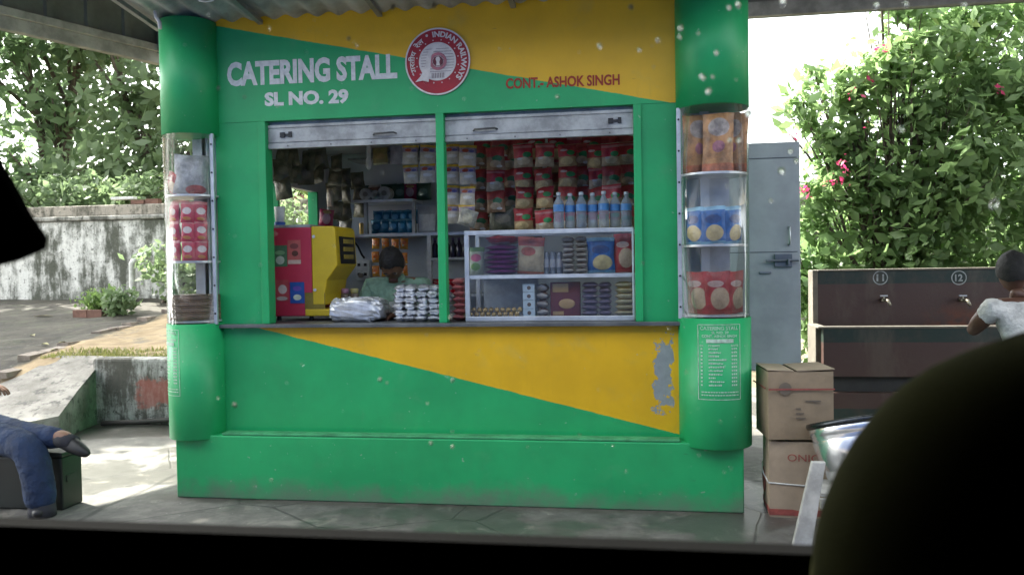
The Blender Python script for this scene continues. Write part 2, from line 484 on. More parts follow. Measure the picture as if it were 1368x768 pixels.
for i in range(34):
    if random.random() < .68: continue
    o = bpy.data.objects.new('brick', bk); COL.objects.link(o); o.parent = bw
    o.location = (-9.6 + i * .235, 7.1 + random.uniform(-.02, .02), 2.441 + (0.0)); o.rotation_euler = (0, 0, random.uniform(-.08, .08))
    o.scale = (1, 1, random.uniform(.6, 1.1))
g = MB(); g.box(-7.0, -6.62, 7.04, 7.16, 2.52, 2.56)
tag(g.build('board', M('pale_board', (.6, .6, .58), .7), bevel=.005), 'short pale board lying on top of the boundary wall', 'board')
p0 = at(177, 404, 6.7); p1 = at(176, 352, 6.7); p2 = at(182, 343, 6.72); p3 = at(193, 341, 6.8); p4 = at(200, 345, 6.95)
g = MB(); g.tube([p0 - Vector((0, 0, .1)), p0, p1, p2, p3, p4], .045, 10)
tag(g.build('white_pipe', M('white_pvc', (.62, .62, .58), .5, var=.3), smooth=True), 'bent white pipe standing against the boundary wall', 'pipe')

# kerb stones along the gutter
KM = M('kerb_stone', (.30, .25, .21), .85, var=.35, scale=12, bump=.5, rnd=.5)
kb = thing('stone_kerb', 'broken row of pale kerb stones along the asphalt gutter', 'kerb')
km = MB().box(-.10, .10, -.19, .19, 0, .09).mesh('kerb_stone', KM)
for i in range(13):
    t = i / 12; x = -4.62 - .62 * t; y = 2.05 + 4.2 * t
    if i in (4, 9): continue
    o = bpy.data.objects.new('kerb_stone', km); COL.objects.link(o); o.parent = kb
    o.location = (x + random.uniform(-.03, .03), y, yard_z(x, y) - .03 if y > 2.28 else yard_z(x, y) - .02); o.rotation_euler = (random.uniform(-.05, .05), random.uniform(-.1, .1), .14 + random.uniform(-.12, .12))
    o.scale = (random.uniform(.4, .7), random.uniform(.7, .95), random.uniform(.45, .75))
# brick planter edge
q = at(128, 430, 5.1)
pl = thing('planter_edging', 'low brick edging beside the small leafy plants on the asphalt', 'edging', (q.x, 5.1, yard_z(q.x, 5.1)))
for i in range(2):
    o = MB().box(-.105, .105, -.05, .05, -.04, .09).build('brick', BRK, pl, bevel=.008); o.location = (-.2 + i * .22, .01 * random.uniform(-1, 1), 0); o.rotation_euler = (random.uniform(-.1, .1), 0, random.uniform(-.05, .05))
# fallen leaves / litter on the asphalt
LIT = M('dry_leaf', (.42, .38, .2), .8, rnd=.5)
for i, (px, py) in enumerate([(58, 424), (44, 450), (60, 462), (73, 470), (83, 460), (35, 480)]):
    c = at(px, py, 3.2)
    # walk the ray onto the slope
    d = (c - CAM).normalized(); t = 4.0
    while t < 25 and (CAM + d * t).z > yard_z((CAM + d * t).x, (CAM + d * t).y): t += .02
    c = CAM + d * t; s = .06 if i else .13
    g = MB(); g.add([(-s, 0, .02), (0, -s * .4, .035), (s, 0, .02), (0, s * .45, .03)], [(0, 1, 2, 3)]); g.add([(-s, 0, .012), (0, -s * .4, .027), (s, 0, .012), (0, s * .45, .022)], [(3, 2, 1, 0)])
    o = g.build('fallen_leaf', LIT); o.location = c; o.rotation_euler = (0, 0, random.uniform(0, 3))
    tag(o, ['long pale strip of litter on the asphalt below the wall', 'fallen yellow leaf farthest left on the asphalt', 'upper of two pale leaves beside the gutter', 'lower right pale leaf beside the gutter', 'pale leaf nearest the kerb stones', 'lowest fallen leaf on the asphalt at left'][i], 'leaf', 'litter on the asphalt')

# ------------------------------------------------------------------ foliage
def leaf_mesh(name, clumps, count, size, mat, up=.35, seed=1, shell=.55):
    g = np.random.default_rng(seed)
    cl = np.array(clumps, float)                                    # cx cy cz rx ry rz
    vol = (cl[:, 3] * cl[:, 4] * cl[:, 5]) ** .8; pick = g.choice(len(cl), count, p=vol / vol.sum())
    d = g.normal(size=(count, 3)); d /= np.linalg.norm(d, axis=1)[:, None]
    r = g.random(count) ** shell
    r *= 1 + .22 * np.sin(d[:, 0] * 9 + d[:, 2] * 7 + pick) * np.sin(d[:, 1] * 8 + d[:, 2] * 5)
    p = cl[pick, :3] + d * cl[pick, 3:] * r[:, None]
    # small twig clusters
    tw = g.normal(size=(count // 7 + 1, 3)) * size * 1.6
    p += tw[np.arange(count) // 7] * .0 + g.normal(size=(count, 3)) * size * .8
    nrm = d * .6 + g.normal(size=(count, 3)) * .7 + np.array([0, 0, up]); nrm /= np.linalg.norm(nrm, axis=1)[:, None]
    ax = np.cross(nrm, g.normal(size=(count, 3))); ax /= np.linalg.norm(ax, axis=1)[:, None]
    ay = np.cross(nrm, ax); s = size * (.45 + 1.15 * g.random(count) ** 1.7)[:, None]
    v = np.stack([p - ax * s, p + ay * s * .5 - nrm * s * .12, p + ax * s - nrm * s * .15, p - ay * s * .5 - nrm * s * .12], 1).reshape(-1, 3)
    b = np.arange(count) * 4
    f = np.stack([b, b + 1, b + 2, b, b + 2, b + 3], 1).reshape(-1, 3)
    me = bpy.data.meshes.new(name); me.vertices.add(len(v)); me.vertices.foreach_set('co', v.ravel())
    me.loops.add(len(f) * 3); me.loops.foreach_set('vertex_index', f.ravel().astype(np.int32))
    me.polygons.add(len(f)); me.polygons.foreach_set('loop_start', (np.arange(len(f)) * 3).astype(np.int32)); me.polygons.foreach_set('loop_total', np.full(len(f), 3, np.int32))
    me.update(calc_edges=True)
    a = me.attributes.new('tint', 'FLOAT', 'POINT'); tint = np.clip(.5 * g.random(count) + .5 * g.random(len(cl))[pick], 0, 1)
    a.data.foreach_set('value', np.repeat(tint, 4).astype(np.float32)); me.materials.append(mat)
    return me


BARK = M('bark', (.10, .08, .06), .9, var=.4, scale=10, bump=.6)


def tree(name, label, cat, base, clumps, count, size, mat, group=None, trunk_r=.12, seed=1, up=.35, shell=.55):
    t = thing(name, label, cat, base, 0, group); b = Vector(base)
    local = [(c[0] - b.x, c[1] - b.y, c[2] - b.z, c[3], c[4], c[5]) for c in clumps]
    cr = bpy.data.objects.new('crown', leaf_mesh(name + '_crown', local, count, size, mat, up, seed, shell)); COL.objects.link(cr); cr.parent = t; cr['kind'] = 'stuff'
    g = MB(); rr = random.Random(seed)
    hub = Vector((sum(c[0] for c in local) / len(local) * .5, sum(c[1] for c in local) / len(local) * .5, min(c[2] for c in local) * .75))
    g.tube([(0, 0, -.1), hub * .35 + Vector((rr.uniform(-.05, .05), 0, 0)), hub * .7, hub], [trunk_r * 1.25, trunk_r, trunk_r * .85, trunk_r * .7], 8)
    for c in local:
        e = Vector(c[:3]); mid = hub.lerp(e, .5) + Vector((rr.uniform(-.2, .2), rr.uniform(-.2, .2), .1)) * trunk_r * 4
        g.tube([hub, mid, e, e + Vector((rr.uniform(-.5, .5) * c[3], rr.uniform(-.5, .5) * c[4], .6 * c[5]))], [trunk_r * .6, trunk_r * .4, trunk_r * .2, trunk_r * .06], 6)
        for q in range(4):
            e2 = e + Vector((rr.uniform(-.9, .9) * c[3], rr.uniform(-.9, .9) * c[4], rr.uniform(-.5, .95) * c[5]))
            g.tube([mid, mid.lerp(e2, .6) + Vector((0, 0, .05)), e2], [trunk_r * .25, trunk_r * .15, trunk_r * .04], 5)
    g.build('trunk', BARK, t, smooth=True)
    return t


LF_A = leafmat('leaf_dusty', (.07, .12, .055), (.22, .30, .15), .5, (.33, .34, .06))
LF_B = leafmat('leaf_dark', (.05, .105, .05), (.17, .25, .12), .5)
LF_C = leafmat('leaf_bright', (.06, .14, .035), (.22, .32, .10), .52, (.34, .38, .07))
TG = 'trees behind the boundary wall'
tree('tree', 'bushy pale tree at the far left behind the boundary wall', 'tree', (-13.2, 9.3, .95),
     [(-13.2, 9.2, 3.6, 1.6, 1.2, 1.3), (-14.2, 9.4, 5.0, 1.7, 1.3, 1.4), (-12.3, 9.2, 4.6, 1.3, 1.1, 1.1), (-13.2, 9.4, 6.3, 2.0, 1.4, 1.2), (-12.2, 8.6, 2.7, 1.1, .8, .8)], 7000, .125, LF_C, TG, .16, 11)
tree('tree', 'dark tree with hanging twigs just behind the whitewashed wall', 'tree', (-10.4, 10.2, .95),
     [(-10.4, 10.4, 4.6, 1.5, 1.2, 1.6), (-11.2, 10.4, 6.4, 1.8, 1.4, 1.4), (-9.6, 10.3, 6.6, 1.8, 1.4, 1.5), (-10.4, 9.8, 3.0, 1.3, 1.0, 1.0)], 5200, .125, LF_B, TG, .20, 12)
tree('tree', 'leafy tree left of the stall with sky showing through its crown', 'tree', (-7.9, 9.6, .95),
     [(-8.6, 9.4, 3.2, 1.3, 1.0, 1.0), (-7.3, 9.5, 3.4, 1.3, 1.0, 1.1), (-8.2, 9.7, 4.6, 1.2, 1.0, .8), (-7.0, 9.8, 5.6, 1.2, 1.0, .8), (-6.2, 9.6, 4.6, 1.2, 1.0, 1.0), (-9.0, 9.8, 6.2, 1.4, 1.1, .9)], 5200, .125, LF_A, TG, .14, 13)
tree('tree', 'tree half hidden behind the left edge of the green stall', 'tree', (-5.0, 9.0, .95),
     [(-5.4, 9.0, 3.0, 1.3, 1.0, 1.0), (-4.4, 9.0, 4.2, 1.5, 1.1, 1.2), (-5.6, 9.3, 5.4, 1.4, 1.1, .9), (-3.6, 9.2, 5.4, 1.4, 1.0, 1.0)], 4600, .125, LF_C, TG, .14, 14)
tree('hedge', 'loose green shrubs lolling over the top of the boundary wall', 'shrub', (-9.4, 7.7, .95),
     [(-11.5, 7.7, 2.5, 1.2, .6, .55), (-9.8, 7.7, 2.55, 1.1, .6, .5), (-8.2, 7.8, 2.6, 1.0, .6, .45), (-12.6, 7.4, 2.3, .9, .6, .7), (-6.9, 7.8, 2.65, .9, .5, .4), (-5.3, 7.6, 2.6, .8, .5, .45)], 9000, .075, LF_A, None, .05, 15)
tree('bush', 'green bush growing beside the bent white pipe', 'shrub', (-5.9, 6.5, .9),
     [(-5.75, 6.5, 1.55, .5, .35, .32), (-5.3, 6.4, 1.3, .6, .4, .45), (-4.7, 6.3, 1.6, .7, .5, .6), (-4.0, 6.2, 1.9, .8, .5, .8)], 3800, .06, LF_A, None, .03, 16)
q = at(135, 420, 5.3)
tree('small_plant', 'small bright-leaved plant behind the brick edging', 'plant', (q.x, 5.3, yard_z(q.x, 5.3)),
     [(q.x - .06, 5.3, .98, .26, .18, .17), (q.x + .1, 5.35, 1.05, .2, .15, .14)], 420, .05, LF_C, None, .012, 17)
q = at(158, 425, 5.1)
tree('small_plant', 'grey-green leafy plant at the right end of the brick edging', 'plant', (q.x, 5.1, yard_z(q.x, 5.1)),
     [(q.x, 5.1, .97, .22, .16, .2), (q.x + .1, 5.1, 1.05, .16, .14, .12)], 420, .05, LF_A, None, .012, 18)
# tree added out of view above the yard, clumps placed to shade it
tree('tree', 'unseen shade tree added over the yard, its crown above the canopy edge', 'tree', (-10.6, 4.4, .75),
     [(-9.8, 4.6, 6.9, 1.5, 1.0, .8), (-8.6, 5.2, 7.1, 1.4, 1.0, .8), (-10.8, 5.4, 7.0, 1.6, 1.3, .8), (-9.0, 1.9, 7.0, 1.2, .65, .6), (-11.8, 7.2, 7.0, 1.6, 1.3, .8), (-9.6, 7.0, 7.3, 1.4, 1.1, .8)], 17000, .13, LF_B, None, .16, 19)

# right: bougainvillea and shrubs behind the wash trough
LF_R = leafmat('leaf_bougainvillea', (.055, .13, .04), (.22, .32, .13), .58, (.27, .35, .10))
RG = 'shrubs behind the wash trough'
bt = tree('bougainvillea', 'tall bougainvillea with pink flowers beside the grey stall door', 'shrub', (4.2, 5.2, -.02),
     [(4.15, 5.2, 1.3, 1.15, .8, 1.1), (4.7, 5.2, 2.3, 1.0, .8, .8), (4.35, 5.2, 3.0, .65, .6, .45), (3.75, 5.1, 2.2, .55, .5, .55), (5.0, 5.3, 3.3, .8, .6, .6), (3.6, 5.0, 3.2, .30, .3, .22), (4.4, 5.1, 3.75, .5, .4, .3), (3.25, 5.0, .9, .5, .4, .8), (3.2, 5.3, 3.55, .22, .2, .14), (3.95, 5.0, 3.5, .5, .4, .4), (3.55, 5.1, 2.75, .4, .35, .3), (4.9, 5.4, 4.1, .6, .5, .4), (3.35, 5.0, 2.6, .35, .3, .45), (3.5, 5.0, 3.25, .35, .3, .35), (3.1, 4.9, 2.0, .30, .3, .5), (3.0, 4.8, 1.2, .35, .3, .7), (4.2, 5.2, 4.2, .35, .3, .25), (3.0, 5.0, 3.1, .3, .3, .3), (3.9, 5.2, 4.5, .3, .3, .25)], 15500, .074, LF_R, RG, .06, 21, .5, .6)
tree('shrub', 'dense dark shrub behind the wash trough, right of the pink flowers', 'shrub', (6.2, 5.6, -.02),
     [(5.9, 5.5, 1.2, 1.2, .9, 1.2), (6.2, 5.6, 2.5, 1.2, .9, .8), (5.7, 5.5, 3.3, .8, .6, .55), (6.9, 5.6, 3.4, 1.0, .7, .7), (6.3, 5.6, 4.1, .8, .6, .5), (7.0, 5.6, 4.6, .9, .6, .5), (5.7, 5.5, 4.3, .7, .5, .4)], 12000, .08, LF_R, RG, .07, 22, .5, .6)
tree('shrub', 'green shrub at the far right edge behind the wash trough', 'shrub', (8.2, 6.2, -.02),
     [(8.2, 6.2, 1.6, 1.4, 1.0, 1.5), (8.4, 6.2, 3.4, 1.3, .9, 1.0), (7.6, 6.1, 4.2, 1.0, .8, .7), (9.3, 6.3, 2.8, 1.4, .9, 1.6)], 12000, .07, LF_C, RG, .07, 23, .5, .6)
tree('shrub', 'shadowy shrub further back behind the wash trough', 'shrub', (5.4, 7.6, -.02),
     [(5.0, 7.6, 1.3, 1.8, .8, 1.3), (7.0, 7.8, 1.6, 1.9, .8, 1.6), (3.6, 7.4, .9, 1.1, .6, .9), (8.8, 7.9, 1.8, 1.5, .8, 1.7)], 9000, .09, LF_B, RG, .07, 24, .5, .6)
# flowers
PINK = leafmat('bract_pink', (.36, .02, .09), (.62, .06, .18), .4)
fl = [(1180, 65, 4.9), (1135, 126, 4.8), (1150, 127, 4.8), (1162, 107, 4.9), (1027, 184, 4.7), (1060, 188, 4.7), (1048, 187, 4.7), (1125, 215, 4.6), (1122, 240, 4.5), (1134, 245, 4.5), (1110, 243, 4.5), (1073, 255, 4.5), (1078, 262, 4.5), (1155, 170, 4.7), (1338, 118, 4.8), (1128, 228, 4.5), (1170, 62, 4.9)]
cl = []
for px, py, Y in fl:
    q = at(px, py, Y - .1); cl.append((q.x - 4.2, q.y - 5.2, q.z + .02, .07, .06, .05))
fo = bpy.data.objects.new('flowers', leaf_mesh('flowers', cl, len(cl) * 6, .028, PINK, .2, 31, .5)); COL.objects.link(fo); fo.parent = bt; fo['kind'] = 'stuff'

# ------------------------------------------------------------------ platform canopy (far edge left, rear eave right)
cn = thing('platform_canopy', 'dark corrugated platform canopy roof overhead with pale edge boards', 'canopy')
CAN = M('canopy_sheet', (.13, .14, .125), .55, .2, var=.3, scale=2, bump=.1)
CBD = M('canopy_board', (.27, .27, .25), .7, var=.3, scale=5, bump=.3)
STL = M('steel_grey', (.30, .31, .31), .45, .6, var=.25, scale=5, bump=.1)
d_ = Vector((.64, 1.51, 0)).normalized(); v0 = Vector((-4.56, 1.99, 0)) - d_ * 4.3; v1 = Vector((-4.56, 1.99, 0)) + d_ * 1.62
nn = Vector((d_.y, -d_.x, 0))
g = MB(); L = (v1 - v0).length; per = .40; k = 0; pts = []
while k * per < L:
    s0 = k * per
    for s, o in ((0, 0), (.30, 0), (.315, .03), (.385, .03)): pts.append((s0 + s, o))
    k += 1
vs = []
for s, o in pts:
    p = v0 + d_ * min(s, L) + nn * o; vs += [(p.x, p.y, 3.72), (p.x, p.y, 4.45)]
g.add(vs, [(2 * i, 2 * i + 2, 2 * i + 3, 2 * i + 1) for i in range(len(pts) - 1)])
g.build('end_valance', CAN, cn)
g = MB(); a0 = v0 + nn * .05; a1 = v1 + nn * .05; b0 = v0 - nn * .03; b1 = v1 - nn * .03
g.hexa([(a0.x, a0.y, 3.60), (a1.x, a1.y, 3.60), (b1.x, b1.y, 3.60), (b0.x, b0.y, 3.60), (a0.x, a0.y, 3.74), (a1.x, a1.y, 3.74), (b1.x, b1.y, 3.74), (b0.x, b0.y, 3.74)])
g.build('end_board', CBD, cn, bevel=.01)
g = MB(); a0 = v0 + nn * .085; a1 = v1 + nn * .085; b0 = v0 + nn * .055; b1 = v1 + nn * .055
g.hexa([(a0.x, a0.y, 3.72), (a1.x, a1.y, 3.72), (b1.x, b1.y, 3.72), (b0.x, b0.y, 3.72), (a0.x, a0.y, 3.80), (a1.x, a1.y, 3.80), (b1.x, b1.y, 3.80), (b0.x, b0.y, 3.80)])
g.build('edge_rail', CBD, cn, bevel=.008)
# roof: corrugated sheet with ribs along X
def corr(xa, xb, y0, y1, z0, z1, pitch, amp, n=6):
    g = MB(); L = y1 - y0; m = int(L / pitch * n)
    vs = []
    for i in range(m + 1):
        t = i / m; z = z0 + (z1 - z0) * t + amp * math.sin(2 * math.pi * i / n)
        y = y0 + L * t
        vs += [(xa(y), y, z), (xb(y), y, z)]
    g.add(vs, [(2 * i, 2 * i + 1, 2 * i + 3, 2 * i + 2) for i in range(m)])
    return g


lx = lambda y: v0.x + (y - v0.y) * d_.x / d_.y
CANOPY_FRONT = -1.2
g = corr(lx, lambda y: 14.0, CANOPY_FRONT, 3.5, 4.46, 4.46, .2, .02)
g.build('roof_sheet', CAN, cn, smooth=True)
g = MB(); g.box(-3.9, 14, 3.42, 3.48, 3.71, 4.43); g.build('rear_valance', CAN, cn)
g = MB(); g.box(-3.85, 14, 3.36, 3.42, 3.70, 3.84); g.build('rear_board', CBD, cn, bevel=.008)
for y in (-1.0, -.1, .9, 2.4):
    g = MB(); g.box(lx(y) + .1, 14, y - .04, y + .04, 4.32, 4.43); g.build('purlin', STL, cn)
for x in (-.9, 6.5, 12.5):
    g = MB(); g.cyl((x, 2.6, 0), (x, 2.6, 4.4), .08, .08, 14); g.cyl((x, 2.6, 0), (x, 2.6, .03), .16, .16, 14); g.build('post', STL, cn, smooth=False)

# ------------------------------------------------------------------ the stall
st = thing('catering_stall', 'green and yellow catering stall with lettering, red round emblem and serving hatch', 'stall')
pa = at(318, 40, 0); pb = at(900, 138, 0)
FAS = paint('fascia_paint', GREEN, YELLOW, ((pa.x, pa.z), (pb.x, pb.z)))
qa = at(338, 436, 0); qb = at(905, 579, 0)
LOW = paint('lower_panel_paint', GREEN, YELLOW, ((qa.x, qa.z), (qb.x, qb.z)), peel=(1.21, 1.35, .50, 1.02, .70))
GRN = paint('green_paint', GREEN)
PLN = paint('plinth_paint', sc(GREEN, 1.0), dirt_z=(0, .26))
WALLG = M('inner_wall', (.58, .62, .63), .6, var=.12, scale=3, bump=.1)
SHUT = M('shutter_grey', (.37, .38, .37), .5, .15, var=.35, scale=7, bump=.15)
ALU = M('aluminium', (.62, .64, .65), .38, .55, var=.15, scale=9, bump=.05)
DOORG = M('door_grey', (.37, .385, .40), .5, .1, var=.15, scale=3, bump=.1)
FLOORM = M('stall_floor', (.14, .13, .12), .8)
BLK = M('black_plastic', (.012, .012, .013), .45, var=.3)
WHT = M('sign_white', (.66, .68, .66), .55, var=.14, scale=30, bump=.1)
ACR = glass_sheet('acrylic', (.99, .99, .99), .006, .03)
GLS = glass_sheet('case_glass', (.97, .98, .98), .015, .02)

MB().box(-1.66, 1.705, -.13, 2.12, 0, .385).build('plinth', PLN, st, bevel=.008)
MB().box(-1.36, 1.365, -.128, -.04, .385, .40).build('ledge', M('ledge_cement', (.05, .29, .12), .8, var=.3, scale=8), st, bevel=.006)
MB().box(-1.40, 1.40, -.002, .05, .38, 1.028).build('lower_panel', LOW, st)
MB().box(-1.40, 1.40, 0, .05, 2.285, 2.93).build('fascia', FAS, st)
MB().box(-1.42, -1.135, .004, .05, 1.05, 2.285).build('side_panel', GRN, st)
MB().box(-1.135, -1.087, -.014, .08, 1.05, 2.283).build('hatch_post', GRN, st, bevel=.004)
MB().box(1.127, 1.172, -.014, .08, 1.05, 2.283).build('hatch_post', GRN, st, bevel=.004)
MB().box(1.172, 1.40, .004, .05, 1.05, 2.285).build('side_panel', GRN, st)
MB().box(-.024, .024, -.012, .06, 1.05, 2.284).build('mullion', GRN, st, bevel=.004)
MB().box(-1.42, 1.38, -.055, .30, 1.028, 1.05).build('counter_top', M('counter_grey', (.12, .125, .125), .4, .3, var=.3), st, bevel=.003)
MB().box(-1.44, 1.44, .052, .10, 2.262, 2.30).build('lintel', SHUT, st)

# rolled-up shutters
for x0, x1 in ((-1.085, -.026), (.026, 1.125)):
    g = MB()
    prof = [(.030, 2.118), (.022, 2.120), (.022, 2.148), (.030, 2.150), (.030, 2.154), (.024, 2.158), (.024, 2.232), (.030, 2.236), (.030, 2.242), (.022, 2.246), (.022, 2.262)]
    vs = []
    for y, z in prof: vs += [(x0, y, z), (x1, y, z)]
    kk = len(prof)
    for y, z in reversed(prof): vs += [(x0, .046, z), (x1, .046, z)]
    m = 2 * kk; g.add(vs, [(2 * i, 2 * i + 1, (2 * i + 3) % (2 * m), (2 * i + 2) % (2 * m)) for i in range(m)])
    sh = g.build('shutter', SHUT, st)
    hx = x0 + (x1 - x0) * (.70 if x0 < 0 else .22)
    h = MB(); h.tube([(hx - .07, .022, 2.178), (hx - .06, -.004, 2.18), (hx + .06, -.004, 2.184), (hx + .07, .022, 2.182)], .006, 6); h.build('handle', M('dark_steel', (.09, .09, .09), .5, .5), sh, smooth=True)
    lx_ = x0 + .08 if x0 < 0 else x1 - .14
    h = MB(); h.box(lx_, lx_ + .03, .012, .021, 2.185, 2.215); h.box(lx_ + .03, lx_ + .055, .015, .021, 2.193, 2.206); h.box(lx_ + .055, lx_ + .075, .012, .021, 2.185, 2.218); h.build('latch', BLK, sh)
    for t in (.12, .38, .62, .88):
        h = MB(); h.cyl((x0 + (x1 - x0) * t, .031, 2.133), (x0 + (x1 - x0) * t, .018, 2.133), .005, .005, 8); h.build('rivet', M('rivet_dark', (.12, .12, .12), .5, .5), sh)

# shell
WX0, WX1, WY, CEIL = -1.50, 1.50, 2.02, 2.36
g = MB()
g.box(WX0 - .05, WX0, .05, .28, .385, 2.9); g.box(WX0 - .05, WX0, 1.80, WY + .05, .385, 2.9)
g.box(WX0 - .05, WX0, .28, 1.80, .385, 1.64); g.box(WX0 - .05, WX0, .28, 1.80, 2.02, 2.9)
g.build('left_wall', [WALLG], st)
g = MB(); g.box(WX0 - .085, WX0 - .052, .12, .26, .385, 2.9); g.box(WX0 - .085, WX0 - .052, 1.82, WY + .09, .385, 2.9); g.box(WX0 - .085, WX0 - .052, .26, 1.82, .385, 1.62); g.box(WX0 - .085, WX0 - .052, .26, 1.82, 2.04, 2.9)
g.build('left_cladding', GRN, st)
for y_ in (.28, 1.02, 1.77): MB().box(WX0 - .04, WX0 + .015, y_, y_ + .03, 1.64, 2.02).build('side_window_jamb', GRN, st)
MB().box(WX1, WX1 + .05, .05, 1.15, .385, 2.9).build('right_wall', WALLG, st)
MB().box(WX1, WX1 + .05, 1.85, WY + .05, .385, 2.9).build('right_wall', WALLG, st)
MB().box(WX1, WX1 + .05, 1.15, 1.85, 2.24, 2.9).build('right_wall', WALLG, st)
MB().box(WX1 + .052, WX1 + .085, .12, 1.13, .385, 2.9).build('right_cladding', GRN, st)
MB().box(WX0, WX1, WY, WY + .05, .385, 2.9).build('rear_wall', WALLG, st)
MB().box(WX0, WX1, .052, WY, CEIL, CEIL + .03).build('ceiling', M('inner_ceiling', (.70, .72, .72), .6, var=.1), st)
MB().box(WX0, WX1, .052, WY, .386, .40).build('floor', FLOORM, st)
for x in (-.5, .5):
    MB().box(x - .006, x + .006, .06, WY, CEIL - .012, CEIL - .001).build('ceiling_batten', SHUT, st)
# tin roof
g = MB(); m = 220
for i in range(m + 1):
    x = -1.80 + 3.76 * i / m; a = .013 * math.sin(2 * math.pi * i / 8) + .0
    g.v += [(x, -1.0, 3.025 + a), (x, .02, 2.905 + a)]
    if i: g.f.append((2 * i - 2, 2 * i - 1, 2 * i + 1, 2 * i)); g.m.append(0)
ROOFT = M('roof_tin', (.40, .42, .42), .5, .35, var=.35, scale=4, bump=.15)
rf = g.build('awning_sheet', ROOFT, st, smooth=True)
MB().box(-1.62, 1.62, .06, 2.2, 2.94, 2.96).build('roof', ROOFT, st)
MB().box(-1.78, 1.94, -.99, -.95, 2.970, 2.995).build('roof_angle', STL, rf)
for x in (-1.77, -1.10, -.35, .45, 1.20, 1.9):
    MB().hexa([(x - .015, -.94, 2.973), (x + .015, -.94, 2.973), (x + .015, -.01, 2.866), (x - .015, -.01, 2.866), (x - .015, -.94, 3.001), (x + .015, -.94, 3.001), (x + .015, -.01, 2.892), (x - .015, -.01, 2.892)]).build('roof_batten', STL, rf)
g = MB(); g.tube([at(207, 15, -.25), at(209, 24, -.25), at(213, 30, -.24), at(214, 39, -.24)], .012, 8); g.build('drip_spout', M('white_pvc', (.62, .62, .58), .5), rf, smooth=True)
g = MB(); w0 = at(262, -6, -.5); w1 = at(275, 3, -.5); w2 = at(290, -6, -.5); g.tube([w0, w0.lerp(w1, .5) + Vector((-.01, 0, -.012)), w1, w1.lerp(w2, .5) + Vector((.01, 0, -.012)), w2], .004, 6); g.build('wire_loop', WHT, rf, smooth=True)

# corner pillars with curved showcases
def arc_sheet(cx, cy, r, z0, z1, t0, t1, n=24, th=.003):
    g = MB(); vs = []
    for i in range(n + 1):
        t = t0 + (t1 - t0) * i / n
        for rr in (r, r - th):
            vs += [(cx + rr * math.sin(t), cy - rr * math.cos(t), z0), (cx + rr * math.sin(t), cy - rr * math.cos(t), z1)]
    for i in range(n):
        a = 4 * i
        g_f = [(a, a + 4, a + 5, a + 1), (a + 2, a + 3, a + 7, a + 6), (a + 1, a + 5, a + 7, a + 3), (a, a + 2, a + 6, a + 4)]
        g.f += g_f; g.m += [0] * 4
    g.v = [tuple(v) for v in vs]
    g.f += [(0, 1, 3, 2), (4 * n, 4 * n + 2, 4 * n + 3, 4 * n + 1)]; g.m += [0, 0]
    return g


PIL = {'L': (-1.565, -.02, .172, 2.205, 1.06), 'R': (1.565, 0.0, .2, 2.235, 1.075)}
for key, (cx, cy, r, zt, zb) in PIL.items():
    MB().lathe([(r - .004, 0), (r, .004), (r, zb - .36)], 48, (cx, cy, .36)).build('pillar_base', GRN, st, smooth=False).data.polygons.foreach_set('use_smooth', [True] * (48 * 2) + [False] * 2)
    MB().lathe([(r, 0), (r, 2.895 - zt)], 48, (cx, cy, zt)).build('pillar_top', GRN, st).data.polygons.foreach_set('use_smooth', [True] * 48 + [False] * 2)
    s = -1 if key == 'L' else 1
    t0, t1 = (R(-112), R(74)) if key == 'L' else (R(-74), R(104))
    arc_sheet(cx, cy, r - .004, zb, zt, t0, t1).build('showcase_sheet', ACR, st, smooth=True)
    # white trim on the inner edge
    ti = R(72) * -s
    tx, ty = cx + (r - .001) * math.sin(ti), cy - (r - .001) * math.cos(ti)
    tr = MB().box(tx - .011, tx + .011, ty - .011, ty + .006, zb - .005, zt + .005).build('trim_strip', ALU, st)
    for i in range(7):
        z = zb + .06 + (zt - zb - .12) * i / 6
        MB().cyl((tx, ty - .016, z), (tx, ty - .009, z), .006, .006, 8).build('screw', BLK, tr)
    # shelves
    levels = (zb - .0, 1.36, 1.72) if key == 'R' else (zb, 1.50, 1.90)
    levels = {'R': (1.083, 1.467, 1.86), 'L': (1.068, 1.43, 1.83)}[key]
    for z in levels:
        MB().lathe([(r - .012, 0), (r - .012, .012)], 32, (cx, cy, z)).build('shelf', ALU, st)
    MB().box(cx - .02, cx + .02, cy + r - .05, cy + r - .02, zb, zt).build('showcase_rail', ALU, st)
    MB().box(cx - s * .04 - .012, cx - s * .04 + .012, cy + .07, cy + .09, zb, zt).build('showcase_rail', ALU, st)
    bx0, bx1 = (cx - .05, cx + .15) if key == 'L' else (cx - .18, cx + .10)
    MB().box(bx0, bx1, cy + .095, cy + .105, zb, zt).build('showcase_back', M('showcase_grey', (.50, .53, .54), .55, var=.2), st)

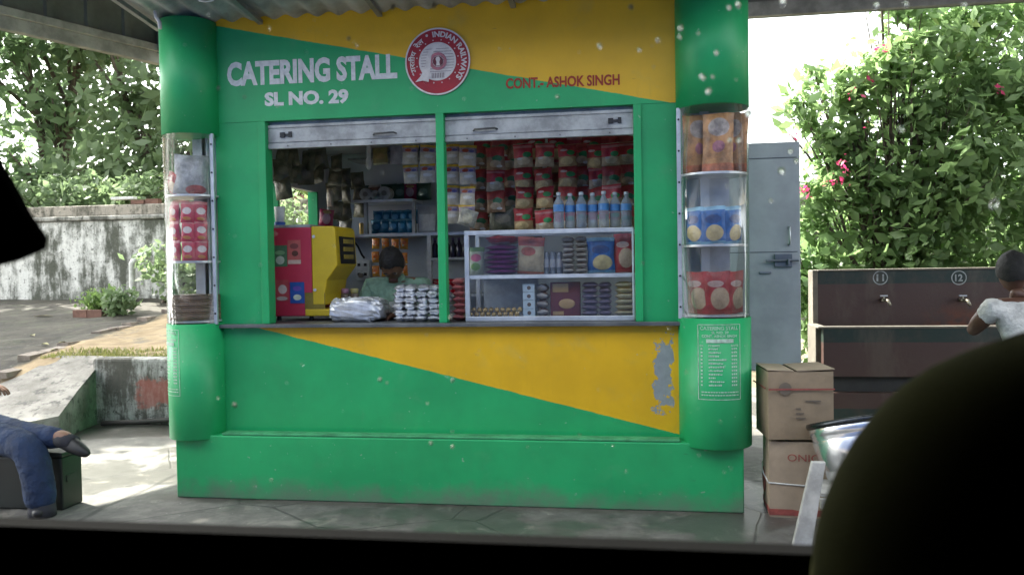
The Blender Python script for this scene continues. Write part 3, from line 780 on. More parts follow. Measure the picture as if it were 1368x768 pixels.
# rate lists painted on the pillars
def rate_list(cx, cy, r, a0, a1, z0, z1):
    rr = r + .0022
    def fn(u, v): t = a0 + (a1 - a0) * u; return (cx + rr * math.sin(t), cy - rr * math.cos(t), z0 + (z1 - z0) * v)
    g = MB()
    def strip(u0, u1, v0, v1, n=10):
        vs = []
        for i in range(n + 1):
            u = u0 + (u1 - u0) * i / n; vs += [fn(u, v0), fn(u, v1)]
        g.add(vs, [(2 * i, 2 * i + 2, 2 * i + 3, 2 * i + 1) for i in range(n)])
    e = .012
    strip(0, 1, 0, e * .7); strip(0, 1, 1 - e * .7, 1); strip(0, e * 1.3, 0, 1, 1); strip(1 - e * 1.3, 1, 0, 1, 1)
    def tx(s, u0, u1, v0, v1, b=.015): text_mb(s, lambda u, v: fn(u0 + (u1 - u0) * u, v0 + (v1 - v0) * v), b, g)
    tx('CATERING STALL', .06, .94, .925, .975); tx('SL NO. 29', .32, .70, .875, .91); tx('CONT. ASHOK SINGH', .10, .90, .825, .862)
    strip(.20, .82, .755, .805)
    rl = random.Random(3)
    tx('S.N.', .05, .14, .705, .73, .02); tx('ITEMS', .25, .50, .705, .73, .02); tx('RATE', .76, .94, .705, .73, .02)
    for i in range(11):                                            # rows too small to read in the photograph: marks only
        v = .665 - i * .048
        strip(.07, .11, v, v + .02, 1)
        u = .25; end = .25 + rl.uniform(.14, .42)
        while u < end:
            w_ = rl.uniform(.02, .05); strip(u, min(u + w_, end), v, v + rl.uniform(.014, .024), 1); u += w_ + .012
        u = .77
        for q in range(3): strip(u, u + .035, v, v + .022, 1); u += .05
    for v in (.095, .055):
        u = .08
        while u < .93:
            w_ = rl.uniform(.03, .07); strip(u, min(u + w_, .94), v, v + .014, 1); u += w_ + .015
    return g


LISTW = M('list_white', (.46, .60, .47), .6, var=.25, scale=40, bump=0)
cx, cy, r, zt, zb = PIL['R']; rate_list(cx, cy, r, R(-31), R(37), .635, 1.045).build('rate_list', LISTW, st, label='white painted rate list on the right pillar')
cx, cy, r, zt, zb = PIL['L']; rate_list(cx, cy, r, R(-76), R(-6), .63, 1.03).build('rate_list', LISTW, st, label='white painted rate list on the left pillar')

# lettering on the fascia
def panel_text(s, px0, py0, px1, py1, hpx, mat, bold, name='lettering'):
    a = at(px0, py0, 0); b = at(px1, py1, 0); h = hpx / 232.0 * 1.0
    def fn(u, v): return (a.x + (b.x - a.x) * u, -.0028, a.z + (b.z - a.z) * u + h * v)
    return text_mb(s, fn, bold).build(name, mat, st)


panel_text('CATERING STALL', 304, 116.5, 531, 105.5, 34.5, WHT, .045)
panel_text('SL NO. 29', 354, 143, 466, 138.5, 20, WHT, .05)
REDT = M('letter_red', (.33, .035, .012), .6, var=.2, scale=30, bump=0)
panel_text('CONT.- ASHOK SINGH', 676, 119.5, 828, 114, 14.5, REDT, .03)

# round emblem
ec = at(585, 83, 0); ER = .196
em = None
def disc(r, y, mat, name, parent, r_in=0, n=64, dx=0, dz=0):
    g = MB()
    if r_in:
        vs = []
        for i in range(n):
            t = 2 * math.pi * i / n
            vs += [(ec.x + dx + r * math.cos(t), y, ec.z + dz + r * math.sin(t)), (ec.x + dx + r_in * math.cos(t), y, ec.z + dz + r_in * math.sin(t))]
        g.add(vs, [(2 * i, (2 * i + 2) % (2 * n), (2 * i + 3) % (2 * n), 2 * i + 1) for i in range(n)])
    else:
        g.prism([(ec.x + dx + r * math.cos(2 * math.pi * i / n), ec.z + dz + r * math.sin(2 * math.pi * i / n)) for i in range(n)], y, y + .006)
    return g.build(name, mat, parent)


EMR = M('emblem_red', (.36, .012, .022), .5, var=.12, scale=12, bump=.05)
EMW = M('emblem_white', (.70, .66, .62), .5, var=.12, scale=25, bump=.05)
EMD = M('emblem_line', (.12, .07, .085), .6, var=.1)
em = disc(ER, -.008, EMR, 'emblem', st); em['label'] = 'red round railway emblem with white lettering and a locomotive'
disc(ER, -.0105, EMW, 'ring', em, ER - .009)
disc(.108, -.0105, EMW, 'inner_disc', em, .0001)
disc(.112, -.012, EMW, 'inner_ring', em, .106)
g = MB()
for i in range(9):                                                # hatching lines
    z = -.06 + i * .0165; hw = math.sqrt(max(0, .101 ** 2 - z * z))
    x0 = -hw if z > -.03 else -hw * .6
    g.add([(ec.x + x0, -.0122, ec.z + z), (ec.x + hw, -.0122, ec.z + z), (ec.x + hw, -.0122, ec.z + z + .0022), (ec.x + x0, -.0122, ec.z + z + .0022)], [(0, 1, 2, 3)])
g.build('hatching', EMD, em)
g = MB()                                                          # locomotive body curving out to the lower left
loco = [(-.135, -.115), (-.105, -.085), (-.085, -.05), (-.07, -.01), (-.065, .03), (-.05, .062), (-.02, .078), (.0, .07), (-.02, .06), (-.035, .035), (-.04, 0), (-.042, -.04), (-.05, -.08), (-.055, -.118), (-.09, -.108)]
n0 = len(loco); g.prism([(ec.x + a, ec.z + b) for a, b in loco], -.0150, -.0128); g.build('locomotive', EMW, em)
disc(.052, -.0145, M('emblem_pink', (.42, .16, .19), .55), 'wheel_ring', em, .034, 32, .004, .0)
disc(.030, -.0148, M('emblem_maroon', (.16, .03, .045), .55), 'wheel_hub', em, .0001, 24, .004, 0)
g = MB(); g.prism([(ec.x + .004 + a, ec.z + b) for a, b in [(-.012, -.026), (.012, -.026), (.008, -.005), (.014, .012), (.007, .026), (-.007, .026), (-.014, .012), (-.008, -.005)]], -.0168, -.0152); g.build('crest', EMW, em)
g = MB()
for i in range(8):
    x = -.035 + i * .010; g.add([(ec.x + x, -.0125, ec.z - .097), (ec.x + x + .004, -.0125, ec.z - .097), (ec.x + x + .004, -.0125, ec.z - .067), (ec.x + x, -.0125, ec.z - .067)], [(0, 1, 2, 3)])
g.build('grille', EMD, em)
g = MB()
for i in range(16):                                               # ring of little stars
    t = 2 * math.pi * (i + .5) / 16; cx0 = ec.x + .126 * math.cos(t); cz0 = ec.z + .126 * math.sin(t)
    g.add([(cx0 + (.0058 if j % 2 == 0 else .0026) * math.cos(math.pi * j / 5 + math.pi / 2), -.0108, cz0 + (.0058 if j % 2 == 0 else .0026) * math.sin(math.pi * j / 5 + math.pi / 2)) for j in range(10)], [tuple(range(10))])
g.add([(ec.x - .062 + .008 * math.cos(2 * math.pi * j / 10), -.0108, ec.z + .153 + .008 * math.sin(2 * math.pi * j / 10)) for j in range(10)], [tuple(range(10))])
g.build('stars', EMW, em)['kind'] = 'stuff'
g = MB()
def ring_text(s, a_start, a_end, hh, rad, bold):
    """letters standing on a circle, clockwise from a_start (degrees, 0 = up)"""
    vs, fs, asp = text_geo(s, bold)
    def fn(u, v):
        a = R(a_start + (a_end - a_start) * u); rr = rad + hh * v
        return (ec.x + rr * math.sin(a), -.0110, ec.z + rr * math.cos(a))
    g.add([fn(u, v) for u, v in vs], fs)
ring_text('INDIAN RAILWAYS', -10, 132, .034, .142, .035)
g.build('emblem_lettering', EMW, em); g = MB()
ring_text('\u092d\u093e\u0930\u0924\u0940\u092f  \u0930\u0947\u0932', -118, -34, .040, .138, .02)
g.build('emblem_lettering', EMW, em)

# open grey door on the right of the stall
dr = thing('stall_door', 'grey steel stall door standing open behind the right pillar', 'door', (1.60, 1.17, .62))
dw = at(1068, 300, 1.2).x - 1.60; dh = at(1040, 191, 1.2).z - .62
MB().box(0, dw, 0, .035, 0, dh).build('door_panel', DOORG, dr, bevel=.006)
for z in (.52, .93): MB().box(.02, dw - .02, -.003, -.0005, dh * z, dh * z + .006).build('seam', M('seam_dark', (.09, .10, .12), .6), dr)
bz = at(1045, 348, 1.2).z - .62; bx = at(1045, 348, 1.2).x - 1.6
g = MB(); g.box(bx - .06, bx + .06, -.02, -.002, bz - .045, bz + .045); g.cyl((bx - .12, -.03, bz), (bx + .10, -.03, bz), .009, .009, 8); g.box(bx + .02, bx + .035, -.06, -.02, bz - .03, bz + .01); g.box(bx - .16, bx - .08, -.016, -.002, bz - .09, bz - .075)
g.build('bolt', M('bolt_steel', (.20, .22, .245), .45, .6), dr, bevel=.003)
hx = at(1053, 315, 1.2).x - 1.6; hz = at(1053, 315, 1.2).z - .62
g = MB(); g.tube([(hx, 0, hz - .06), (hx, -.035, hz - .055), (hx, -.035, hz + .055), (hx, 0, hz + .06)], .008, 6); g.build('handle', ALU, dr, smooth=True)

# ------------------------------------------------------------------ goods
def packet_mesh(name, w, h, t, mat, seed=0, crimp=.07, wr=.25):
    """a filled pillow packet in the XZ plane with flat crimped ends; UV runs over its face"""
    rr = random.Random(seed); nu, nv = 8, 10; vs = []; uv = []; fs = []
    ph = [rr.uniform(0, 6.28) for _ in range(6)]
    for side in (-1, 1):
        for j in range(nv + 1):
            v = j / nv
            for i in range(nu + 1):
                u = i / nu; a = abs(2 * u - 1); b = abs(2 * v - 1)
                bb = min(1, b / (1 - crimp)); th = (max(0, 1 - a ** 2.6)) ** .55 * (max(0, 1 - bb ** 3)) ** .6
                wv = 1 + wr * (math.sin(7 * u + 5 * v + ph[0]) * .5 + math.sin(13 * u - 9 * v + ph[1]) * .35)
                nar = 1 - .05 * (1 - b ** 2) + .015 * math.sin(9 * v + ph[2])
                vs.append(((u - .5) * w * nar, side * (.5 * t * th * wv + .0006) + .04 * w * math.sin(3 * v + ph[3]) * (1 - th) * .3, (v - .5) * h + .012 * h * math.sin(5 * u + ph[4]) * b))
                uv.append((u, v))
    n1 = (nu + 1) * (nv + 1)
    for s in (0, 1):
        for j in range(nv):
            for i in range(nu):
                a = s * n1 + j * (nu + 1) + i; q = (a, a + 1, a + nu + 2, a + nu + 1)
                fs.append(q if s == 0 else q[::-1])
    me = bpy.data.meshes.new(name); me.from_pydata(vs, [], fs)
    ul = me.uv_layers.new(name='UVMap')
    for lp in me.loops: ul.data[lp.index].uv = uv[lp.vertex_index]
    me.polygons.foreach_set('use_smooth', [True] * len(fs)); me.materials.append(mat); me.update()
    return me


def PM(name, base, layers=(), rough=.22, metal=0.0, var=.3, crinkle=.8, rnd=.2):
    base = sc(base, 1.1); layers = [(*l[:-1], sc(l[-1], 1.1)) for l in layers]
    """printed packet film. layers: ('band', v0, v1, colour) or ('blob', u, v, ru, rv, colour)"""
    if name in MATS: return MATS[name]
    n = N(name); U, V, _ = n.xyz(n.coord('UV')); ns = n.noise(14, 4, .65)
    col = n.mix(n.ramp(ns, .3, .7), sc(base, 1 - var), sc(base, 1 + var))
    wob = n.math('MULTIPLY', n.math('SUBTRACT', n.noise(30, 3), .5), .25)
    for l in layers:
        if l[0] == 'band':
            m = n.math('MULTIPLY', n.ramp(V, l[1] - .01, l[1] + .01), n.math('SUBTRACT', 1.0, n.ramp(V, l[2] - .01, l[2] + .01)))
        else:
            dx = n.math('DIVIDE', n.math('SUBTRACT', U, l[1]), l[3]); dz = n.math('DIVIDE', n.math('SUBTRACT', V, l[2]), l[4])
            d = n.math('ADD', n.math('MULTIPLY', dx, dx), n.math('MULTIPLY', dz, dz)); d = n.math('ADD', d, wob)
            m = n.math('SUBTRACT', 1.0, n.ramp(d, .85, 1.1))
        c = l[-1]
        col = n.mix(m, col, n.mix(n.ramp(ns, .3, .7), sc(c, 1 - var), sc(c, 1 + var)))
    if rnd: col = n.mix(n.math('MULTIPLY', n.n('ObjectInfo').outputs['Random'], rnd), col, sc(base, .35))
    b = n.bump(n.noise(38, 4, .6, dist=1.5), crinkle, .006)
    MATS[name] = n.done(n.bsdf(col, rough, metal, b))
    return MATS[name]


CREAM = (.56, .47, .31); SILV = (.62, .64, .66)
P_RED = PM('film_red_top', (.42, .32, .20), [('band', .40, .97, (.50, .03, .045)), ('band', .80, .90, (.62, .22, .22)), ('blob', .70, .52, .24, .12, (.03, .26, .08)), ('blob', .5, .26, .34, .17, CREAM), ('blob', .30, .36, .14, .05, (.6, .58, .52))])
P_YEL = PM('film_yellow_top', (.52, .47, .36), [('band', .86, 1.01, (.68, .42, .04)), ('band', .62, .86, (.32, .24, .30)), ('blob', .35, .72, .20, .09, (.42, .07, .03)), ('blob', .72, .70, .16, .07, (.10, .09, .25)), ('blob', .55, .40, .30, .09, (.62, .6, .55))])
P_BLUE = PM('film_blue', (.01, .10, .32), [('blob', .55, .30, .36, .22, (.52, .42, .2)), ('blob', .5, .66, .34, .12, (.015, .05, .17)), ('band', .90, 1.01, (.22, .42, .55)), ('band', -.01, .08, (.15, .36, .5))], .2)
P_REDP = PM('film_red', (.36, .03, .035), [('blob', .62, .38, .36, .26, (.46, .36, .24)), ('blob', .45, .72, .30, .08, (.55, .40, .36)), ('band', -.01, .07, (.45, .06, .06))], .25)
P_PUFF = PM('film_clear_puffs', (.40, .20, .08), [('blob', .5, .75, .35, .16, (.35, .30, .28)), ('blob', .5, .42, .2, .1, (.30, .12, .16)), ('band', -.01, .14, (.42, .12, .05))], .16, 0, .5, .8)
P_ORG = PM('film_orange', (.55, .18, .02), [('band', .02, .22, (.55, .30, .05)), ('blob', .5, .6, .3, .15, (.45, .10, .02)), ('blob', .35, .35, .15, .08, (.6, .5, .35))], .25)
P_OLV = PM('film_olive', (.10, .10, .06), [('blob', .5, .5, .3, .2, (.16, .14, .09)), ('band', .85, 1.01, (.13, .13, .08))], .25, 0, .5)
P_FOIL = PM('film_foil', (.66, .68, .72), [], .2, .75, .15, .9, .1)
P_PINK = PM('film_pink', (.42, .13, .13), [('blob', .5, .5, .33, .35, (.5, .3, .27)), ('band', -.01, .12, (.3, .05, .06))], .3)
P_MAG = PM('film_magenta', (.34, .03, .08), [('blob', .5, .5, .3, .3, (.5, .3, .3)), ('blob', .5, .86, .3, .1, (.45, .3, .12))], .25)
P_PURP = PM('film_purple', (.13, .025, .12), [('blob', .5, .5, .4, .12, (.18, .05, .16))], .3)
P_BRN = PM('film_brown', (.13, .06, .045), [('band', -.01, .14, (.4, .38, .36)), ('band', .86, 1.01, (.36, .34, .32)), ('blob', .5, .5, .28, .2, (.2, .12, .05))], .3)
P_GRY = PM('film_violet_grey', (.17, .14, .20), [('band', -.01, .2, (.25, .22, .27)), ('blob', .5, .5, .3, .25, (.24, .10, .16))], .3)
P_GOLD = PM('film_gold_red', (.48, .32, .03), [('band', -.01, .45, (.24, .04, .05)), ('band', .85, 1.01, (.5, .45, .3))], .3)
P_GW = PM('film_green_white', (.42, .46, .36), [('blob', .5, .62, .34, .14, (.42, .06, .16)), ('blob', .5, .3, .3, .14, (.12, .26, .06)), ('band', .84, 1.01, (.10, .20, .08))], .25)
P_BEIGE = PM('film_beige_red', (.42, .34, .22), [('band', .76, 1.01, (.40, .06, .05)), ('blob', .4, .62, .28, .12, (.34, .08, .06)), ('band', -.01, .08, (.4, .1, .06))], .22)


def put(me, name, loc, label, cat, group=None, rot=(0, 0, 0), scale=1.0):
    o = bpy.data.objects.new(name, me); COL.objects.link(o); o.location = loc; o.rotation_euler = rot
    o.scale = (scale,) * 3 if not isinstance(scale, tuple) else scale
    return tag(o, label, cat, group)


J = lambda a: random.uniform(-a, a)
# hanging snack packets, right half of the hatch
P_RED2 = PM('film_red_gold', (.40, .26, .12), [('band', .44, .98, (.42, .02, .03)), ('band', .88, .98, (.30, .02, .03)), ('blob', .68, .60, .24, .12, (.03, .22, .06)), ('blob', .42, .24, .36, .18, (.55, .42, .2)), ('blob', .3, .72, .2, .05, (.62, .45, .4))], .2, 0, .3, 1.0)
P_RED3 = PM('film_red_brown', (.30, .17, .09), [('band', .58, .98, (.46, .05, .045)), ('blob', .62, .5, .28, .14, (.02, .16, .06)), ('blob', .5, .27, .3, .16, (.48, .36, .22)), ('blob', .7, .15, .16, .06, (.66, .64, .58))], .2, 0, .35, 1.0)
red_me = [packet_mesh('red_topped_packet', .132, .158, .05, (P_RED, P_RED2, P_RED3)[s % 3], s, .07, .45) for s in range(6)]
cols = [(640, .78), (661, .62), (681, .74), (700, .60), (727, .58), (757, .58), (778, .70), (797, .62), (817, .54), (838, .66)]
for ci, (px, Y) in enumerate(cols):
    for ri in range(4):
        py = 211 + 28.2 * ri - .42 * ci + J(2.5)
        if px > 735 and ri == 3: py -= 2
        if ci == 1 and ri == 3: continue
        if ci == 2 and ri == 3: continue
        c = at(px + J(1.5), py, Y + .012 * (ri % 2))
        put(random.choice(red_me), 'snack_packet', c, 'red-topped packet, %s down in the %s strip right of the yellow strips' % (ORD[ri], ORD[ci]), 'packet', 'red snack packets hanging in strips', (J(.14), J(.06), J(.26)), random.uniform(.90, .98))
bk_me = [packet_mesh('brown_gold_packet', .125, .15, .045, PM('film_brown_gold', (.22, .12, .06), [('band', .6, .98, (.28, .03, .03)), ('blob', .5, .3, .34, .18, (.40, .28, .12))], .2, 0, .4, 1.0), 300 + s, .07, .5) for s in range(2)]
for ci, px in enumerate((650, 671, 690, 713, 741, 767, 788, 807, 828)):
    for ri in range(4):
        if px > 735 and ri == 3: continue
        c = at(px + J(2), 220 + 28 * ri + J(3), .88); put(bk_me[(ci + ri) % 2], 'snack_packet', c, 'brown and gold packet in the rear layer, %s down, %s strip from the left' % (ORD[ri], ORD[ci]), 'packet', 'brown packets hanging behind the red ones', (J(.15), J(.1), J(.3)))
for ci, (px, Y) in enumerate([(645, .80), (669, .72), (692, .72), (716, .72), (744, .72), (768, .75), (790, .72), (812, .72), (832, .74)]):
    c = at(px, 197, Y); put(random.choice(red_me), 'snack_packet', c, 'dark red snack packet tucked under the right shutter, %s from the left' % ORD[ci], 'packet', 'red packets under the shutter', (J(.1), J(.1), J(.2)))
put(packet_mesh('olive_bag', .19, .16, .04, P_OLV, 5), 'snack_packet', at(672, 292, .66), 'wide olive-brown snack bag hanging below the red packets', 'packet')
yel_me = [packet_mesh('yellow_topped_packet', .112, .128, .035, P_YEL, s + 10) for s in range(3)]
for ci, (px, Y, rows, y0) in enumerate([(549, .60, 2, 207), (572, .58, 2, 206), (603, .60, 4, 207), (624, .50, 4, 208)]):
    for ri in range(rows + (0 if ci < 2 else 0)):
        c = at(px + J(1), y0 + 26.5 * ri + J(1.5), Y)
        put(random.choice(yel_me), 'snack_packet', c, 'yellow-topped packet, %s down in the %s strip %s the green mullion' % (ORD[ri], ORD[ci % 2], 'left of' if ci < 2 else 'right of'), 'packet', 'yellow snack packets hanging by the mullion', (J(.08), J(.07), J(.2)), random.uniform(.95, 1.05))
put(packet_mesh('loose_clear_bag', .12, .11, .05, PM('film_clear_dull', (.36, .35, .28), [('blob', .5, .5, .3, .3, (.45, .42, .3))], .18, 0, .5, .9), 6), 'snack_packet', at(625, 291, .47), 'crumpled clear bag at the foot of the yellow strip', 'packet', None, (.2, .3, .2))
put(packet_mesh('olive_yellow_packet', .115, .125, .03, PM('film_olive_yellow', (.17, .14, .04), [('band', -.01, .1, (.36, .36, .22)), ('blob', .5, .5, .35, .2, (.22, .15, .05))], .3), 7), 'snack_packet', at(508, 209, 1.1), 'olive and yellow packet hanging alone near the ceiling', 'packet')
put(packet_mesh('grey_pouch', .10, .14, .03, PM('film_grey_lilac', (.30, .29, .32), [], .3), 8), 'snack_packet', at(530, 207, 1.15), 'plain grey pouch beside the olive and yellow packet', 'packet')

# dim packets hanging along the left wall and over the side window
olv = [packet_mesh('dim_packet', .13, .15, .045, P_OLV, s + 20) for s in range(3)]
names = ['nearest the hatch post', 'second from the hatch post', 'third from the hatch post', 'above the side window', 'right above the side window frame', 'left of the white lamp', 'just below the white lamp']
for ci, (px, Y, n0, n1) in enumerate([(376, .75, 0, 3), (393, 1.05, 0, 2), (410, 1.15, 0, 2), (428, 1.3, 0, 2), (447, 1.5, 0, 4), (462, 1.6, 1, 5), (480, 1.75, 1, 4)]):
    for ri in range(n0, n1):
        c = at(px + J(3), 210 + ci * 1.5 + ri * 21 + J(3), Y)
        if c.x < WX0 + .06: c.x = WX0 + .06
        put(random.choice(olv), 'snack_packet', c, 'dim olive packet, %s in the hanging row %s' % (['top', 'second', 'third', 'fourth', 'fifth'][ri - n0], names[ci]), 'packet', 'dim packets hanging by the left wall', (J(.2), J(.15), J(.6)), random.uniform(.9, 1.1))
mag = packet_mesh('magenta_bag', .11, .14, .05, P_MAG, 30)
put(mag, 'snack_packet', at(436, 292, 1.3), 'shiny magenta bag hanging right of the side window', 'packet', None, (.1, .1, .4))
put(packet_mesh('pale_strip', .05, .14, .03, PM('film_pale', (.45, .38, .28), [], .2, 0, .5, .9), 31), 'snack_packet', at(441, 264, 1.35), 'narrow pale bag above the shiny magenta bag', 'packet')

# red and yellow drinks machine
f0 = at(362, 305, .25); f1 = at(418, 420, .25)
mc = thing('drinks_machine', 'red drinks machine with yellow front and stickers on the counter', 'machine', (f0.x, .25, 1.05))
MX = f1.x - f0.x; MH = f0.z - 1.05
MRED = M('machine_red', (.46, .03, .065), .4, var=.08, scale=3, bump=.04); MYEL = M('machine_yellow', (.60, .42, .012), .42, var=.1, scale=4, bump=.04)
MB().box(0, MX, 0, .36, .03, MH).build('cabinet', MRED, mc, bevel=.006)
MB().box(.01, MX - .01, .01, .35, MH, MH + .02).build('top_tray', SHUT, mc, bevel=.004)
prof = [(MX + .001, MH + .005), (MX + .150, MH + .005), (MX + .163, MH - .02), (MX + .172, MH - .245), (MX + .10, MH - .34), (MX + .085, MH - .43), (MX + .085, .10), (MX + .001, .10)]
co = MB().prism(prof, -.004, .364).build('cowl', MYEL, mc, bevel=.008)
MB().prism([(MX - .05, .03), (MX + .13, .03), (MX + .13, .075), (MX - .05, .075)], -.006, .366).build('drip_base', MYEL, mc, bevel=.006)
MB().prism([(MX - .05, .076), (MX + .084, .076), (MX + .084, .18), (MX - .05, .18)], -.003, .002).build('recess_shade', M('machine_shadow', (.20, .15, .02), .6), mc)  # flat darker yellow sheet, painting the shade of the dispensing hollow
MB().hexa([(MX + .166, .05, MH - .06), (MX + .176, .05, MH - .235), (MX + .176, .32, MH - .235), (MX + .166, .32, MH - .06), (MX + .171, .05, MH - .06), (MX + .181, .05, MH - .235), (MX + .181, .32, MH - .235), (MX + .171, .32, MH - .06)]).build('control_panel', BLK, mc)
for k in range(3):
    z = MH - .09 - k * .05; MB().box(MX + .176, MX + .184, .10, .27, z - .014, z + .014).build('button', M('button_gold', (.32, .24, .04), .4), mc)
for z in (MH - .06, MH - .40):
    MB().cyl((MX + .02, -.012, z), (MX + .02, -.003, z), .010, .010, 10).build('lock', ALU, mc)
for x in (.02, MX - .03): MB().cyl((x, .05, 0), (x, .05, .031), .014, .014, 10).build('foot', BLK, mc)
def sticker(px0, py0, px1, py1, name, base, layers, lab):
    a = at(px0, py0, .246); b = at(px1, py1, .246)
    me = bpy.data.meshes.new(name); me.from_pydata([(a.x - f0.x, -.003, b.z - 1.05), (b.x - f0.x, -.003, b.z - 1.05), (b.x - f0.x, -.003, a.z - 1.05), (a.x - f0.x, -.003, a.z - 1.05)], [], [(0, 1, 2, 3)])
    u = me.uv_layers.new(); 
    for i, q in enumerate([(0, 0), (1, 0), (1, 1), (0, 1)]): u.data[i].uv = q
    me.materials.append(PM('sticker_' + lab.split()[0] + lab.split()[1], base, layers, .4, 0, .15, 0.05, 0)); o = bpy.data.objects.new('sticker', me); COL.objects.link(o); o.parent = mc; o['label'] = lab
sticker(364, 328, 384, 356, 'sticker', (.07, .15, .08), [('blob', .5, .3, .3, .2, (.4, .42, .36)), ('blob', .5, .65, .35, .1, (.18, .3, .16))], 'dark green sticker with a pale cup')
sticker(384, 321, 402, 353, 'sticker', (.42, .10, .09), [('blob', .5, .75, .34, .12, (.18, .05, .05)), ('blob', .55, .45, .25, .12, (.10, .04, .03)), ('band', .02, .18, (.5, .36, .3))], 'pale red sticker with a dark cup')
sticker(367, 374, 386, 402, 'sticker', (.36, .06, .07), [('blob', .55, .55, .32, .22, (.48, .4, .38)), ('blob', .5, .12, .4, .1, (.4, .33, .3))], 'red-white sticker low on the cabinet')
sticker(387, 377, 407, 405, 'sticker', (.02, .07, .28), [('blob', .5, .28, .28, .14, (.5, .52, .4)), ('blob', .5, .7, .3, .12, (.12, .06, .3))], 'blue square sticker low on the cabinet')
# small cup stack on the machine
cc = at(374, 300, .45)
g = MB()
cs = thing('cup_stack', 'stack of pale paper cups on top of the drinks machine', 'cups', (cc.x, .45, 1.05 + MH + .02))
MB().lathe([(.026, 0), (.036, .13), (.034, .132)], 16).build('cups', WHT, cs, smooth=True); MB().lathe([(.035, 0), (.0365, .03)], 16).build('blue_band', M('band_blue', (.03, .10, .35), .5), cs)

# counter things, left half
FOILM = M('crumpled_foil', (.58, .59, .60), .35, .55, var=.25, scale=14, bump=1.0, fine=17)
c = at(476, 427, .10)
def lump(name, w, d, h, mat, seed, label, cat, loc, flat=.35):
    rr = random.Random(seed); ph = [rr.uniform(0, 6) for _ in range(6)]
    def fn(p): return 1 + .07 * math.sin(9 * p.x + ph[0]) + .06 * math.sin(11 * p.y + 7 * p.z + ph[1]) + .05 * math.sin(23 * p.x + 9 * p.z + ph[2]) + .04 * math.sin(31 * p.z + 17 * p.x)
    g = MB(); g.sphere((0, 0, 0), 1, 1, 1, 28, 18, 0, fn)
    g.v = [(math.copysign(abs(x) ** flat, x) * w / 2, math.copysign(abs(y) ** flat, y) * d / 2, (math.copysign(min(1, abs(z)) ** .6, z) + 1) * h / 2) for x, y, z in g.v]
    if 'foil' in name: g.v = [(x * (1 + rr.uniform(-.035, .035)), y * (1 + rr.uniform(-.035, .035)), z * (1 + rr.uniform(-.06, .06))) for x, y, z in g.v]
    o = g.build(name, mat, smooth='foil' not in name); o.location = loc
    return tag(o, label, cat)
lump('foil_tray', .35, .22, .145, FOILM, 1, 'bulky tray wrapped in crumpled foil on the counter', 'tray', (c.x - .01, .19, 1.05), .45)
lump('clear_bundle', .22, .16, .16, M('grey_bundle', (.27, .29, .28), .4, var=.35, scale=14, bump=.5, fine=30), 2, 'grey plastic-wrapped bundle behind the foil tray', 'bundle', (at(512, 420, .38).x, .42, 1.0), .6)
for i, px in enumerate((461, 474)):
    c = at(px, 405, .55)
    t = thing('jar', ['pink-lidded jar beside the drinks machine', 'yellow-lidded jar nearer the sitting vendor'][i], 'jar', (c.x, .55, 1.05))
    MB().lathe([(.026, 0), (.03, .01), (.03, .15), (.024, .165)], 16).build('body', M('jar_brown', (.22, .17, .13), .3, var=.5, scale=25), t, smooth=True)
    MB().lathe([(.026, 0), (.027, .004), (.027, .028), (.02, .032)], 16, (0, 0, .165)).build('lid', M('lid_pink', (.5, .25, .35), .4) if i == 0 else M('lid_yellow', (.55, .5, .2), .4), t, smooth=True)
    MB().lathe([(.0308, 0), (.0308, .06)], 16, (0, 0, .05)).build('jar_label', M('jar_label_%d' % i, (.30, .12, .20) if i else (.14, .08, .06), .5), t)
bx = thing('shelf_box', 'worktop behind the counter, between machine and shelving', 'worktop', (0, 0, 0))
MB().box(-1.45, -.15, .31, .60, 1.02, 1.047).build('worktop', M('worktop_grey', (.25, .26, .26), .5), bx)
MB().box(-1.45, -1.40, .31, .60, .40, 1.02).build('side', SHUT, bx); MB().box(-.20, -.15, .31, .60, .40, 1.02).build('side', SHUT, bx)
foil = [packet_mesh('foil_pack', .080, .10, .042, P_FOIL, s + 40, .05, .4) for s in range(4)]
for ri in range(6):
    for ci in range(5):
        a = at(525.5 + ci * 15.2 + (ri % 2) * 1.5 + J(1), 0, .10)
        put(random.choice(foil), 'foil_pack', (a.x + J(.003), .12 + J(.01), 1.071 + ri * .0365), 'foil-wrapped meal pack, %s from the bottom, %s from the left in the stack' % (ORD[ri], ORD[ci]), 'foil pack', 'foil packs stacked on the counter', (R(90) + J(.06), J(.06), J(.12)), random.uniform(.97, 1.04))
pk = packet_mesh('biscuit_pack', .075, .12, .042, P_PINK, 51, .06)
for ri in range(7):
    a = at(606, 0, .14); put(pk, 'biscuit_pack', (a.x + J(.004), .17, 1.072 + ri * .036), 'pink biscuit pack, %s from the bottom right of the mullion' % ORD[ri], 'biscuits', 'biscuit packs stacked by the mullion', (R(90), J(.05), J(.1)))

# rear shelving
RS = thing('rear_shelving', 'grey metal rear shelving behind the sitting vendor', 'shelving', (0, 0, 0))
z1 = at(515, 313, 1.78).z; z2 = at(515, 268, 1.78).z; x0 = at(448, 313, 1.78).x; x1 = at(640, 313, 1.78).x
MB().box(x0, x1, 1.66, 2.01, z1 - .022, z1).build('shelf', ALU, RS)
x2 = at(470, 268, 1.78).x; x3 = at(556, 268, 1.78).x
MB().box(x2, x3, 1.66, 2.01, z2 - .02, z2).build('shelf', ALU, RS)
for x in (at(494, 290, 1.78).x, at(557, 290, 1.78).x): MB().box(x - .012, x + .012, 1.67, 1.71, z1, z2 - .02).build('upright', SHUT, RS)
xc = at(575, 360, 1.70).x
MB().box(xc - .015, xc + .015, 1.67, 1.72, .40, z1 - .022).build('upright', WHT, RS)
zc = at(600, 344, 1.7).z; zd = at(600, 376, 1.7).z
